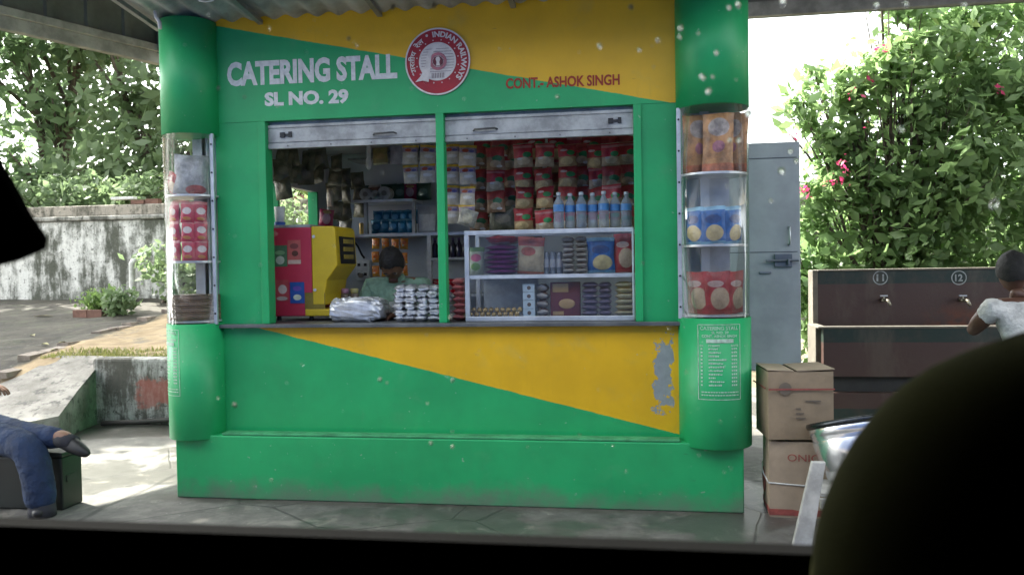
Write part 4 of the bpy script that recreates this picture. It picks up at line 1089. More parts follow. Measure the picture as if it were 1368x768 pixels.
MB().box(xc + .015, xc + .9, 1.66, 2.01, zc - .018, zc).build('shelf', WHT, RS)
MB().box(xc + .015, xc + .9, 1.66, 2.01, zd - .12, zd - .10).build('shelf', WHT, RS)
MB().box(x2, x2 + 1.6, 1.70, 2.01, z2 + .33, z2 + .345).build('shelf', SHUT, RS)
blu = packet_mesh('blue_pouch', .10, .12, .05, PM('film_teal', (.01, .13, .24), [('blob', .5, .5, .3, .2, (.05, .25, .4)), ('band', .85, 1.01, (.1, .3, .4))], .25), 60)
for ri in range(2):
    for ci in range(5):
        a = at(502 + ci * 11.5, 297 - ri * 15, 1.74)
        put(blu, 'blue_pouch', (a.x, 1.76 + .05 * ri, z1 + .065 + ri * .075), 'blue pouch on the rear shelf, %s row, %s from the left' % (['lower', 'upper'][ri], ORD[ci]), 'pouch', 'blue pouches on the rear shelf', (J(.1), J(.08), J(.2)), .95)
for i, px in enumerate((483, 490)):
    a = at(px, 308, 1.72); t = thing('drink_can', ['left one of two small yellow cans on the rear shelf', 'right one of two small yellow cans on the rear shelf'][i], 'can', (a.x, 1.72, z1), group='cans on the rear shelf')
    MB().lathe([(.014, 0), (.018, .004), (.018, .088), (.014, .094)], 14).build('body', M('can_yellow', (.5, .34, .1), .35, .3, var=.3, scale=20), t, smooth=True); MB().lathe([(.0145, 0), (.0145, .003)], 14, (0, 0, .0945)).build('lid', ALU, t)
a = at(571, 284, 1.72)
t = thing('price_notice', 'white paper notice on a grey board on the rear shelf', 'notice', (a.x, 1.70, z1))
MB().box(-.075, .075, 0, .012, 0, .22).build('board', SHUT, t); MB().box(-.065, .065, -.003, -.001, .015, .15).build('paper', WHT, t)
for i, (px, py, s) in enumerate([(465, 250, .05), (466, 266, .045), (490, 254, .05), (515, 259, .055), (503, 245, .04)]):
    a = at(px, py, 1.76 if px > 468 else 1.6)
    z = z2 if px > 468 else a.z
    if px > 468:
        t = thing('roll', ['', '', 'pale wrapped roll at the left end of the upper rear shelf', 'large pale wrapped roll in the middle of the upper rear shelf', 'small pale wrapped roll between its two larger neighbours'][i], 'roll', (a.x, 1.76, z), group='wrapped rolls on the upper shelf')
        g = MB(); g.cyl((0, -.04, s), (0, .06, s), s, s, 18); g.build('wrap', M('roll_pale', (.42, .42, .38), .5, var=.4, scale=20), t, smooth=False); g = MB(); g.cyl((0, -.045, s), (0, -.041, s), s * .4, s * .4, 14); g.build('core', M('roll_core', (.16, .15, .13), .6), t)
grn = packet_mesh('green_pack', .13, .14, .05, PM('film_deep_green', (.03, .08, .05), [('blob', .5, .5, .3, .2, (.10, .16, .12))], .3), 61)
for i, px in enumerate((482, 500, 520, 534, 548, 566)):
    a = at(px, 243, 1.9); put([grn, packet_mesh('brown_pack_%d' % i, .12, .13, .05, P_BRN if i % 2 else P_MAG, 62 + i), grn][i % 3], 'snack_packet', (a.x, 1.90, z2 + .075), 'dim packet standing at the back of the upper rear shelf, %s from left' % ORD[i], 'packet', 'packets at the back of the upper shelf', (J(.1), J(.1), J(.3)))
# lamp globe
a = at(493, 218, 1.2)
t = thing('lamp', 'small white unlit lamp hanging from the stall ceiling', 'lamp', (a.x, 1.2, CEIL))
g = MB(); g.cyl((0, 0, 0), (0, 0, -.05), .006, .006, 8); g.build('stem', WHT, t); MB().sphere((0, 0, a.z - CEIL), .026, .026, .05, 14, 10).build('bulb', M('lamp_opal', (.7, .72, .72), .3), t, smooth=True); MB().cyl((0, 0, -.05), (0, 0, a.z - CEIL + .045), .018, .018, 12).build('holder', WHT, t)
# switch board and cable
a = at(485, 360, 1.99)
t = thing('switch_board', 'white socket board on the rear wall left of the vendor', 'switchboard', (a.x, 2.0, a.z - .05))
MB().box(-.06, .06, -.03, .018, -.04, .13).build('board', WHT, t, bevel=.004)
for k, (dx, dz) in enumerate([(-.028, .09), (.028, .09), (-.028, .01), (.028, .01)]): MB().box(dx - .012, dx + .012, -.036, -.031, dz - .012, dz + .012).build('socket', BLK, t)
g = MB(); g.cyl((-.005, -.07, .0), (-.005, -.03, .0), .02, .02, 12); g.build('plug', M('plug_brown', (.25, .2, .15), .5), t)
g = MB(); b = at(452, 326, 1.99); c = at(471, 320, 1.99); d = at(487, 345, 1.99)
g.tube([b, (b.x + .05, 1.985, b.z + .02), c, (c.x + .05, 1.98, c.z - .06), (d.x - .02, 1.98, d.z + .03), d], .009, 7); tag(g.build('cable', BLK, smooth=True), 'black cable curving across the rear wall above the socket board', 'cable')
# orange strips
org = [packet_mesh('orange_packet', .062, .085, .03, P_ORG, s + 70) for s in range(2)]
for ci, px in enumerate((502, 515, 528, 540)):
    for ri in range(4):
        a = at(px, 326 + 18 * ri + J(1), 1.45 + .02 * (ci % 2)); put(random.choice(org), 'orange_packet', a, 'small orange packet behind the vendor, %s down in strip %s from the left' % (ORD[ri], ORD[ci]), 'packet', 'orange packets hanging behind the vendor', (J(.1), J(.08), J(.3)))
# right cabinet contents
drk = M('dark_bottle', (.035, .025, .05), .2, var=.4, scale=20)
for i in range(6):
    a = at(581 + i * 8, 340, 1.72); t = thing('dark_bottle', 'small dark bottle on the shelf behind the mullion, %s from the left' % ORD[i], 'bottle', (a.x, 1.73, zc), group='dark bottles behind the mullion')
    MB().lathe([(.022, 0), (.024, .01), (.024, .10), (.010, .125), (.010, .14)], 12).build('body', drk, t, smooth=True); MB().lathe([(.012, 0), (.012, .018)], 10, (0, 0, .14)).build('cap', M('cap_violet', (.14, .08, .2), .4), t)
rd = packet_mesh('red_ball_bag', .07, .065, .05, PM('film_glossy_red', (.5, .015, .03), [('blob', .5, .6, .25, .15, (.55, .2, .18))], .18), 80)
for ri in range(2):
    for ci in range(5):
        a = at(582 + ci * 8.5, 352 + ri * 12, 1.69); put(rd, 'red_packet', (a.x, 1.71, zd - .10 + .035 + (1 - ri) * .055), 'glossy red packet behind the mullion, %s row, %s from the left' % (['upper', 'lower'][ri], ORD[ci]), 'packet', 'glossy red packets behind the mullion', (J(.15), J(.2), J(.3)))

# display case
dc = thing('display_case', 'aluminium and glass display case on the right half of the counter', 'display case', (0, 0, 0))
DX0, DX1, DY0, DY1, DZ0, DZ1 = .118, 1.122, .07, .44, 1.052, 1.592
for (xa, xb, ya, yb, za, zb_) in [(DX0, DX1, DY0, DY0 + .025, DZ0, DZ0 + .028), (DX0, DX1, DY0, DY0 + .025, DZ1 - .026, DZ1), (DX0, DX0 + .028, DY0 - .001, DY0 + .026, DZ0 + .028, DZ1 - .026), (DX1 - .012, DX1, DY0 - .001, DY0 + .026, DZ0 + .028, DZ1 - .026), (DX0, DX0 + .025, DY1 - .025, DY1, DZ0, DZ1), (DX1 - .025, DX1, DY1 - .025, DY1, DZ0, DZ1), (DX0, DX1, DY1 - .024, DY1 + .001, DZ1 - .026, DZ1 + .001)]:
    MB().box(xa, xb, ya, yb, za, zb_).build('frame_bar', ALU, dc, bevel=.002)
MS = 1.327
MB().box(DX0 + .026, DX1 - .012, DY0 + .004, DY1 - .026, MS - .022, MS).build('shelf', ALU, dc)
MB().box(DX0 + .026, DX1 - .012, DY0 + .03, DY1 - .026, DZ0 + .002, DZ0 + .02).build('base', ALU, dc)
MB().box(DX0 + .002, DX1 - .002, DY0 + .027, DY1 - .026, DZ1 - .012, DZ1 - .004).build('top_pane', GLS, dc)
MB().box(DX0 + .029, DX1 - .013, DY0 + .010, DY0 + .014, MS + .001, DZ1 - .027).build('pane', GLS, dc)
MB().box(DX0 + .029, DX1 - .013, DY0 + .010, DY0 + .014, DZ0 + .029, MS - .023).build('pane', GLS, dc)
MB().box(DX0 + .05, .52, DY1 - .03, DY1 - .026, DZ0 + .03, MS - .03).build('back_pane', M('back_pane_grey', (.42, .45, .46), .4), dc)
def X(px, Y=.2): return at(px, 340, Y).x
put(packet_mesh('gw_bag', .10, .17, .05, P_GW, 90), 'snack_bag', (X(636), .2, MS + .085), 'green and white bag at the left end of the display case', 'packet', None, (0, .05, .1))
pp = packet_mesh('purple_pack', .20, .14, .034, P_PURP, 91, .05, .1)
for i in range(6): put(pp, 'purple_pack', (X(671), .2, MS + .018 + i * .029), 'purple flat pack in the display case, %s from the bottom' % ORD[i], 'biscuits', 'purple packs stacked in the display case', (R(90), J(.02), J(.03)))
put(packet_mesh('rw_pack', .20, .13, .05, P_REDP, 92), 'snack_packet', (X(672), .22, MS + .21), 'red and white packet lying on the purple stack', 'packet', None, (R(80), 0, 0))
put(packet_mesh('beige_pouch', .165, .225, .06, P_BEIGE, 93), 'snack_bag', (X(710), .18, MS + .112), 'beige pouch with red top in the display case', 'packet', None, (.05, .04, .1))
for i, px in enumerate((729, 738, 747)):
    t = thing('tin', 'slim grey tin in the display case, %s from the left' % ORD[i], 'tin', (X(px), .22, MS), group='slim tins in the display case')
    MB().lathe([(.018, 0), (.02, .004), (.02, .125), (.015, .134)], 14).build('body', M('tin_grey', (.22, .24, .27), .35, .4, var=.4, scale=25), t, smooth=True); MB().lathe([(.0205, 0), (.0205, .05)], 14, (0, 0, .04)).build('tin_label', M('tin_label', (.42, .42, .44), .5), t)
bp = packet_mesh('wafer_pack', .072, .12, .034, P_BRN, 94, .06, .2)
for ci, px in enumerate((760, 777)):
    for i in range(7): put(bp, 'wafer_pack', (X(px) + J(.003), .19, MS + .018 + i * .031), 'brown wafer pack in the %s stack, %s from the bottom' % (['left', 'right'][ci], ORD[i]), 'biscuits', 'brown wafer packs in the display case', (R(90), J(.04), J(.08)))
put(packet_mesh('blue_case_pouch', .165, .21, .06, P_BLUE, 95), 'snack_bag', (X(803), .17, MS + .107), 'shiny blue pouch with white tick in the display case', 'packet', None, (.04, -.02, .05))
put(packet_mesh('red_case_pouch', .13, .23, .06, P_REDP, 96), 'snack_bag', (X(834), .18, MS + .117), 'red pouch at the right end of the display case', 'packet', None, (.04, .02, -.1))
gb = MB().sphere((0, 0, 0), .0165, .0165, .0165, 12, 8).mesh('gold_sweet', M('gold_wrap', (.42, .29, .12), .35, .5, var=.5, scale=60, bump=.5), True)
for ri in range(2):
    for ci in range(9):
        a = X(631 + ci * 7.6 + (ri % 2) * 3.5); put(gb, 'wrapped_sweet', (a, .125 + ri * .012, DZ0 + .038 + ri * .026), 'gold-wrapped round sweet, %s row, %s from the left' % (['lower', 'upper'][ri], ORD[ci]), 'sweet', 'gold sweets in the display case', (J(1), J(1), J(1)))
for i in range(4):
    t = thing('small_box', 'pale blue box, %s from the bottom, beside the gold sweets' % ORD[i], 'box', (X(708), .17, DZ0 + .021 + i * .050), J(.04), 'pale blue boxes in the display case')
    MB().box(-.036, .036, -.05, .05, 0, .0485).build('carton', M('box_pale_blue', (.45, .54, .60), .45, var=.15), t, bevel=.003); MB().cyl((.002, -.0515, .024), (.002, -.0505, .024), .012, .012, 14).build('mark', M('mark_dark', (.10, .07, .06), .5), t)
    put(packet_mesh('choc_pack_%d' % i, .075, .10, .046, P_BRN, 100 + i), 'wafer_pack', (X(725), .18, DZ0 + .046 + i * .049), 'brown pack beside the pale blue boxes, %s from the bottom' % ORD[i], 'biscuits', 'brown packs beside the pale blue boxes', (R(90), J(.1), J(.1)))
t = thing('gift_box', 'maroon gift box with gold panel in the display case', 'box', (X(755), .16, DZ0 + .021), 0)
MB().box(-.09, .09, 0, .05, 0, .205).build('carton', M('box_maroon', (.14, .03, .035), .4, var=.2, scale=8), t, bevel=.004)
MB().box(-.075, .02, -.004, -.001, .145, .195).build('gold_panel', M('gold_print', (.42, .27, .12), .45, var=.2), t)
MB().sphere((.01, -.002, .075), .05, .004, .03, 14, 8).build('printed_biscuits', M('gold_print', (.42, .27, .12)), t, smooth=True); MB().box(-.075, -.01, -.004, -.001, .008, .03).build('gold_strip', M('gold_print', (.42, .27, .12)), t)
vg = packet_mesh('violet_pack', .10, .13, .036, P_GRY, 110, .06, .2); vg2 = packet_mesh('violet_pack', .08, .13, .036, P_GRY, 111, .06, .2)
for ci, (px, me) in enumerate(((788, vg), (808, vg2))):
    for i in range(6): put(me, 'biscuit_pack', (X(px), .18, DZ0 + .040 + i * .033), 'violet-grey biscuit pack in the %s stack, %s from the bottom' % (['left', 'right'][ci], ORD[i]), 'biscuits', 'violet-grey packs in the display case', (R(90), J(.03), J(.06)))
gr = packet_mesh('gold_pack', .12, .13, .036, P_GOLD, 112, .06, .2)
for i in range(6): put(gr, 'biscuit_pack', (X(834), .17, DZ0 + .040 + i * .033), 'gold and red biscuit pack at the case end, %s from the bottom' % ORD[i], 'biscuits', 'gold and red packs in the display case', (R(90), J(.03), J(.08)))
# water bottles on the case
n_ = N('bottle_water'); pb_ = n_.bsdf((.55, .68, .80), .10, 0, n_.bump(n_.noise(40, 2, stretch=(.1, .1, 6)), .3, .004), Transmission_Weight=.7, Alpha=.88, IOR=1.08)
BOT = n_.done(pb_)
BLB = M('bottle_label', (.06, .19, .42), .35, var=.25, scale=30, bump=.05)
bt0 = None
bprof = [(.020, 0), (.030, .004), (.031, .02), (.029, .03), (.031, .04), (.029, .05), (.031, .06), (.029, .07), (.031, .08), (.029, .09), (.031, .10), (.031, .155), (.029, .165), (.012, .20), (.011, .215)]
for i in range(7):
    px = 747 + i * 15.0; a = at(px, 302, .18 + .02 * (i % 2))
    lab = 'water bottle with blue label on the display case, %s from the left' % ORD[i]
    if bt0 is None:
        t = bt0 = thing('water_bottle', lab, 'bottle', (0, 0, 0), group='water bottles on the display case')
        MB().lathe(bprof, 18).build('body', BOT, t, smooth=True); lb = MB().lathe([(.0318, 0), (.0318, .042)], 18, (0, 0, .112)).build('wrapper', BLB, t, smooth=False)
        MB().lathe([(.0135, 0), (.0135, .016), (.010, .019)], 14, (0, 0, .214)).build('cap', M('cap_pale', (.42, .48, .52), .4), t)
    else: t = copy_tree(bt0); t['label'] = lab
    t.location = (a.x, .17 + .025 * (i % 2), DZ1 + .002); t.rotation_euler = (0, 0, J(.5)); t.scale = (1.04, 1.04, random.uniform(.91, .95))

# showcase contents
cx, cy, r, zt, zb = PIL['R']
puff = [packet_mesh('puff_bag', .17, .32, .07, P_PUFF, 120 + s, .05, .5) for s in range(2)]
for i, (dx, dy, rz, lab) in enumerate([(-.09, -.07, .4, 'clear bag of orange puffs nearest the fascia in the right pillar showcase'), (.02, -.115, 0, 'clear bag of orange puffs at the middle of the right pillar showcase'), (.11, -.05, -.6, 'clear bag of orange puffs at the outer side of the right pillar showcase'), (-.03, .02, .2, 'clear puff bag at the back left of the right pillar showcase'), (.07, .03, -.2, 'clear puff bag at the back right of the right pillar showcase')]):
    put(puff[i % 2], 'snack_bag', (cx + dx, cy + dy, 1.872 + .162 + (.02 if i > 2 else 0)), lab, 'packet', 'puff bags in the right showcase', (J(.05), J(.05), rz))
bb = packet_mesh('blue_showcase_pouch', .135, .205, .05, P_BLUE, 130); rb = packet_mesh('red_showcase_pouch', .15, .235, .05, P_REDP, 131)
for i, (t_, w_) in enumerate(((-50, 0), (-5, 0), (42, 0))):
    a = R(t_); put(bb, 'snack_pouch', (cx + (r - .06) * math.sin(a), cy - (r - .06) * math.cos(a), 1.479 + .104), 'blue foil pouch in the right pillar showcase, %s from the left' % ORD[i], 'packet', 'blue pouches in the right showcase', (.05, J(.04), a * .9))
    a = R(t_ + 6); put(rb, 'snack_pouch', (cx + (r - .065) * math.sin(a), cy - (r - .065) * math.cos(a), 1.095 + .119), 'red pouch at the bottom of the right pillar showcase, %s from the left' % ORD[i], 'packet', 'red pouches in the right showcase', (.05, J(.04), a * .9))
cx, cy, r, zt, zb = PIL['L']
pr_ = packet_mesh('red_left_pouch', .082, .13, .04, PM('film_red_white', (.42, .03, .06), [('blob', .5, .55, .34, .16, (.55, .48, .46)), ('blob', .5, .2, .3, .08, (.5, .2, .05)), ('band', .86, 1.01, (.48, .18, .18))], .25), 140)
for ri in range(3):
    for ci, t_ in enumerate((-72, -28, 14, 48)):
        a = R(t_); put(pr_, 'snack_pouch', (cx + (r - .05) * math.sin(a), cy - (r - .05) * math.cos(a), 1.443 + .062 + ri * .115), 'red pouch in the left showcase, %s row up, %s from the left' % (ORD[ri], ORD[ci]), 'packet', 'red pouches in the left showcase', (J(.1), J(.08), a * .9))
put(packet_mesh('pale_bag', .20, .24, .09, PM('film_milky', (.40, .41, .41), [('blob', .65, .12, .3, .12, (.45, .08, .08))], .15, 0, .35, .9), 150), 'snack_bag', (cx + .02, cy - .05, 1.842 + .125), 'milky plastic bag at the top of the left pillar showcase', 'packet', None, (0, .05, .5))
put(packet_mesh('red_white_bag', .12, .14, .05, P_REDP, 151), 'snack_bag', (cx - .09, cy - .06, 1.842 + .075), 'red and white bag low in the top of the left showcase', 'packet', None, (.1, .2, -.6))
g = MB(); pf = []
for i in range(26): pf.append((.150 + .004 * ((i % 2)) + .002 * math.sin(i * 2.1), i * .0062))
g.lathe(pf, 30); o = g.build('tape_bundle', M('brown_wrap', (.17, .11, .07), .45, var=.35, scale=12, bump=.4), smooth=False); o.location = (cx, cy, 1.081)
tag(o, 'brown banded bundle at the bottom of the left pillar showcase', 'bundle')

# ------------------------------------------------------------------ wash trough with numbered taps
def m_bands(name, bands, stain=None):
    n = N(name); Xc, Yc, Z = n.xyz(n.coord()); ns = n.noise(5, 6, .7); wob = n.math('MULTIPLY', n.math('SUBTRACT', n.noise(7, 3), .5), .012)
    z = n.math('ADD', Z, wob); col = bands[0][1]
    for z0, c in bands[1:]: col = n.mix(n.ramp(z, z0 - .003, z0 + .003), col, c)
    col = n.mix(n.math('MULTIPLY', n.ramp(ns, .45, .7), .5), col, (.06, .04, .03))
    col = n.mix(n.math('MULTIPLY', n.ramp(n.noise(3, 5, .7, stretch=(1, 1, .3)), .5, .68), .45), col, (.10, .08, .06))
    if stain:
        d = n.math('SUBTRACT', 1.0, n.ramp(n.math('ABSOLUTE', n.math('SUBTRACT', Xc, stain)), .05, .4)); d = n.math('MULTIPLY', d, n.ramp(n.noise(9, 5), .4, .6))
        d = n.math('MULTIPLY', d, n.math('SUBTRACT', 1.0, n.ramp(Z, .85, 1.05))); col = n.mix(d, col, (.11, .03, .01))
    return n.done(n.bsdf(col, .5, 0, n.bump(n.noise(35, 4), .3, .005)))


wt = thing('wash_trough', 'maroon and dark green wash trough with taps numbered 11 and 12', 'trough', (0, 0, 0))
MAR = (.055, .028, .022); DG = (.006, .022, .016)
BKM = m_bands('trough_back_paint', [(0, MAR), (1.175, DG)], 3.85); FRM = m_bands('trough_front_paint', [(0, DG), (.17, MAR), (.71, DG)])
TAN = M('trough_plaster', (.13, .115, .092), .8, var=.25, scale=6)
MB().box(2.69, 8.5, 2.75, 2.93, 0, 1.285).build('back_panel', BKM, wt)
MB().box(2.645, 2.69, 2.74, 2.935, 0, 1.30).build('end_post', TAN, wt, bevel=.008)
MB().box(2.69, 8.5, 2.735, 2.94, 1.285, 1.302).build('coping', TAN, wt, bevel=.006)
MB().box(2.64, 8.5, 2.30, 2.40, .43, .822).build('front_wall', FRM, wt)
MB().box(2.64, 8.5, 2.36, 2.40, .30, .43).build('recess_wall', M('recess_dark', (.03, .03, .03), .8), wt)
MB().box(2.64, 8.5, 2.28, 2.40, 0, .30).build('plinth', FRM, wt)
MB().box(2.60, 8.5, 2.29, 2.41, .822, .838).build('rim', TAN, wt, bevel=.006)
MB().box(2.60, 2.68, 2.41, 2.74, 0, .836).build('end_wall', TAN, wt, bevel=.006)
MB().box(2.68, 8.5, 2.40, 2.75, .38, .45).build('basin', M('basin', (.10, .08, .07), .5), wt)
NUMW = M('number_white', (.30, .32, .31), .6, var=.3, scale=30, bump=0)
for s, px in (('11', 1176), ('12', 1281), ('13', 1386)):
    c = at(px, 371, 2.75); g = MB(); nseg = 40; vs = []
    for i in range(nseg):
        t = 2 * math.pi * i / nseg
        vs += [(c.x + .062 * math.cos(t), 2.7465, c.z + .062 * math.sin(t)), (c.x + .053 * math.cos(t), 2.7465, c.z + .053 * math.sin(t))]
    g.add(vs, [(2 * i, (2 * i + 2) % (2 * nseg), (2 * i + 3) % (2 * nseg), 2 * i + 1) for i in range(nseg)])
    text_mb(s, lambda u, v: (c.x - .032 + .062 * u, 2.7465, c.z - .030 + .060 * v), .03, g)
    g.build('tap_number', NUMW, wt)
    c = at(px + 3, 401, 2.72); tp = MB(); tp.cyl((c.x, 2.75, c.z), (c.x, 2.66, c.z), .016, .016, 10); tp.tube([(c.x, 2.67, c.z), (c.x + .02, 2.63, c.z), (c.x + .03, 2.61, c.z - .04)], .014, 8); tp.cyl((c.x, 2.68, c.z), (c.x, 2.68, c.z + .035), .007, .007, 6)
    t = tp.build('tap', M('tap_brass', (.30, .28, .22), .35, .7), wt, smooth=True); MB().box(c.x - .03, c.x + .03, 2.672, 2.688, c.z + .035, c.z + .045).build('tap_handle', ALU, t)

# ------------------------------------------------------------------ cartons beside the stall
CRD = M('cardboard', (.29, .215, .135), .8, var=.15, scale=5, bump=.15, fine=90); CRD2 = M('cardboard_pale', (.37, .285, .195), .8, var=.15, scale=5, bump=.15, fine=90)
REDP = M('print_red', (.30, .07, .055), .7, var=.25, scale=25, bump=0); GRYP = M('print_grey', (.14, .11, .08), .8, var=.2, bump=0)
def carton(name, label, loc, rz, w, d, h, mat, open_flaps):
    t = thing(name, label, 'carton', loc, rz)
    # slightly bulged walls
    g = MB(); n = 6
    for (ux, uy, ox, oy) in ((1, 0, -w / 2, -d / 2), (0, 1, w / 2, -d / 2), (-1, 0, w / 2, d / 2), (0, -1, -w / 2, d / 2)):
        L = w if ux else d; vs = []
        for i in range(n + 1):
            for j in range(n + 1):
                a = i / n; b = j / n; bul = .012 * math.sin(math.pi * a) * math.sin(math.pi * b)
                nx, ny = uy, -ux
                vs.append((ox + ux * L * a + nx * bul, oy + uy * L * a + ny * bul, h * b))
        g.add(vs, [(i * (n + 1) + j, (i + 1) * (n + 1) + j, (i + 1) * (n + 1) + j + 1, i * (n + 1) + j + 1) for i in range(n) for j in range(n)])
    g.box(-w / 2 + .004, w / 2 - .004, -d / 2 + .004, d / 2 - .004, .002, .008)
    g.build('body', mat, t, smooth=False)
    return t
t = carton('cardboard_carton', 'lower cardboard carton with red print and white strap beside the stall', (2.005, -.03, 0), R(-2), .335, .30, .41, CRD2, False)
MB().box(-.165, .165, -.147, .147, .402, .409).build('top_flap', CRD2, t)
text_mb('ONIO', lambda u, v: (-.075 + .17 * u, -.1635, .308 + .038 * v), 0).build('print', REDP, t)
MB().box(-.168, .168, -.1535, -.1515, .012, .045).build('red_border', REDP, t); MB().box(-.1705, -.1685, -.15, .15, .012, .045).build('red_border', REDP, t)
g = MB(); g.cyl((-.181, 0, .17), (-.1805, 0, .17), .07, .07, 24); g.build('red_mark', REDP, t)
g = MB(); g.tube([(-.171, .15, .232), (-.184, 0, .205), (-.172, -.154, .187), (0, -.168, .18), (.172, -.154, .183), (.184, 0, .2)], .0045, 6); g.build('strap', M('strap_white', (.62, .62, .58), .5), t, smooth=True)
t = carton('cardboard_carton', 'upper cardboard carton with half-open flaps and a red stripe', (1.985, -.035, .425), R(4), .34, .31, .365, CRD, True)
MB().hexa([(-.172, -.157, .372), (-.035, -.157, .366), (-.035, .155, .366), (-.172, .155, .372), (-.172, -.157, .376), (-.035, -.157, .370), (-.035, .155, .370), (-.172, .155, .376)]).build('flap', CRD2, t)
MB().hexa([(-.018, -.160, .367), (.176, -.160, .376), (.176, .155, .376), (-.018, .155, .367), (-.018, -.160, .371), (.176, -.160, .380), (.176, .155, .380), (-.018, .155, .371)]).build('flap', CRD2, t)
MB().box(-.172, .172, -.1735, -.1705, .268, .276).build('red_stripe', REDP, t); MB().box(-.1865, -.1835, -.15, .15, .272, .279).build('red_stripe', REDP, t)
g = MB(); g.cyl((-.085, -.1712, .275), (-.085, -.1700, .275), .034, .034, 20); g.box(.02, .10, -.1722, -.1705, .205, .213); g.box(-.03, -.005, -.1722, -.1700, .165, .172); g.box(-.03, .012, -.1722, -.1700, .14, .147); g.box(-.03, .02, -.1722, -.1700, .115, .122)
g.build('print', GRYP, t)

# ------------------------------------------------------------------ steel pot on a pale stand
sx, sy = 2.23, -.42
sg = thing('wooden_stand', 'pale wooden stand with splayed plank legs under the steel pot', 'stand', (sx, sy, 0))
WOOD = M('pale_wood', (.44, .43, .39), .75, var=.25, scale=8, bump=.3)
for (x0, y0, x1, y1) in ((-.32, -.22, -.235, -.20), (.32, -.22, .235, -.20), (.05, .24, .05, .20)):
    MB().hexa([(x0 - .045, y0 - .018, 0), (x0 + .045, y0 - .018, 0), (x0 + .045, y0 + .018, 0), (x0 - .045, y0 + .018, 0), (x1 - .032, y1 - .018, .41), (x1 + .032, y1 - .018, .41), (x1 + .032, y1 + .018, .41), (x1 - .032, y1 + .018, .41)]).build('leg', WOOD, sg, bevel=.005)
for y in (-.16, .16): MB().box(-.22, .22, y - .015, y + .015, .17, .22).build('rail', WOOD, sg, bevel=.004)
MB().box(-.02, .12, .176, .19, .17, .22).build('rail', WOOD, sg)
MB().box(-.21, .21, -.14, .14, .222, .238).build('board', WOOD, sg)
pot = thing('steel_pot', 'shiny tilted steel pot with dark rim on the pale stand', 'pot', (sx + .05, sy + .05, .238))
pot.rotation_euler = (R(-14), R(-9), 0); pot.scale = (1.1, 1.1, 1.1)
STEEL = M('steel', (.80, .81, .82), .22, .9, var=.15, scale=6, bump=.12, fine=14)
MB().lathe([(.02, .0), (.13, .005), (.165, .05), (.188, .14), (.196, .22), (.193, .225), (.198, .232), (.195, .238), (.2, .245), (.2, .30), (.192, .30), (.190, .22), (.16, .06), (.12, .02), (.01, .018)], 40).build('body', STEEL, pot, smooth=True)
MB().lathe([(.196, .278), (.206, .280), (.210, .292), (.206, .304), (.196, .306)], 40).build('rim', M('rim_dark', (.05, .055, .06), .25, .8), pot, smooth=True)

# ------------------------------------------------------------------ people
def skin_mesh(J_, E_, root, sub=2):
    names = list(J_); me = bpy.data.meshes.new('body'); me.from_pydata([J_[n][:3] for n in names], [(names.index(a), names.index(b)) for a, b in E_], [])
    o = bpy.data.objects.new('body', me); COL.objects.link(o)
    sk = o.modifiers.new('skin', 'SKIN'); sk.use_smooth_shade = True
    for i, n in enumerate(names):
        r_ = J_[n][3]; d = me.skin_vertices[0].data[i]; d.radius = r_ if isinstance(r_, tuple) else (r_, r_); d.use_root = (n == root)
    s = o.modifiers.new('sub', 'SUBSURF'); s.levels = sub; s.render_levels = sub
    dg = bpy.context.evaluated_depsgraph_get(); out = bpy.data.meshes.new_from_object(o.evaluated_get(dg))
    bpy.data.objects.remove(o); bpy.data.meshes.remove(me)
    return out


def hand(Jd, E_, pre, wrist, d, up, s=1.0):
    """palm and five fingers from a wrist point, d = finger direction, up = back of hand"""
    wv = Vector(wrist); d = Vector(d).normalized(); up = Vector(up); up = (up - d * up.dot(d)).normalized(); side = d.cross(up)
    def add(n, p, r_, par): Jd[pre + n] = (*p, r_); E_.append((par, pre + n))
    add('palm', wv + d * .045 * s, (.034 * s, .016 * s), pre + 'wrist')
    for k, (o, L) in enumerate(((-.030, .062), (-.010, .075), (.010, .07), (.028, .052))):
        b = wv + d * .085 * s + side * o * s; add('k%d' % k, b, .0095 * s, pre + 'palm')
        add('m%d' % k, b + d * L * .5 * s - up * .012 * s, .0085 * s, pre + 'k%d' % k); add('t%d' % k, b + d * L * .85 * s - up * .036 * s, .007 * s, pre + 'm%d' % k)
    b = wv + d * .035 * s - side * .042 * s; add('th0', b, .011 * s, pre + 'palm'); add('th1', b + d * .035 * s - side * .018 * s - up * .012 * s, .0085 * s, pre + 'th0')


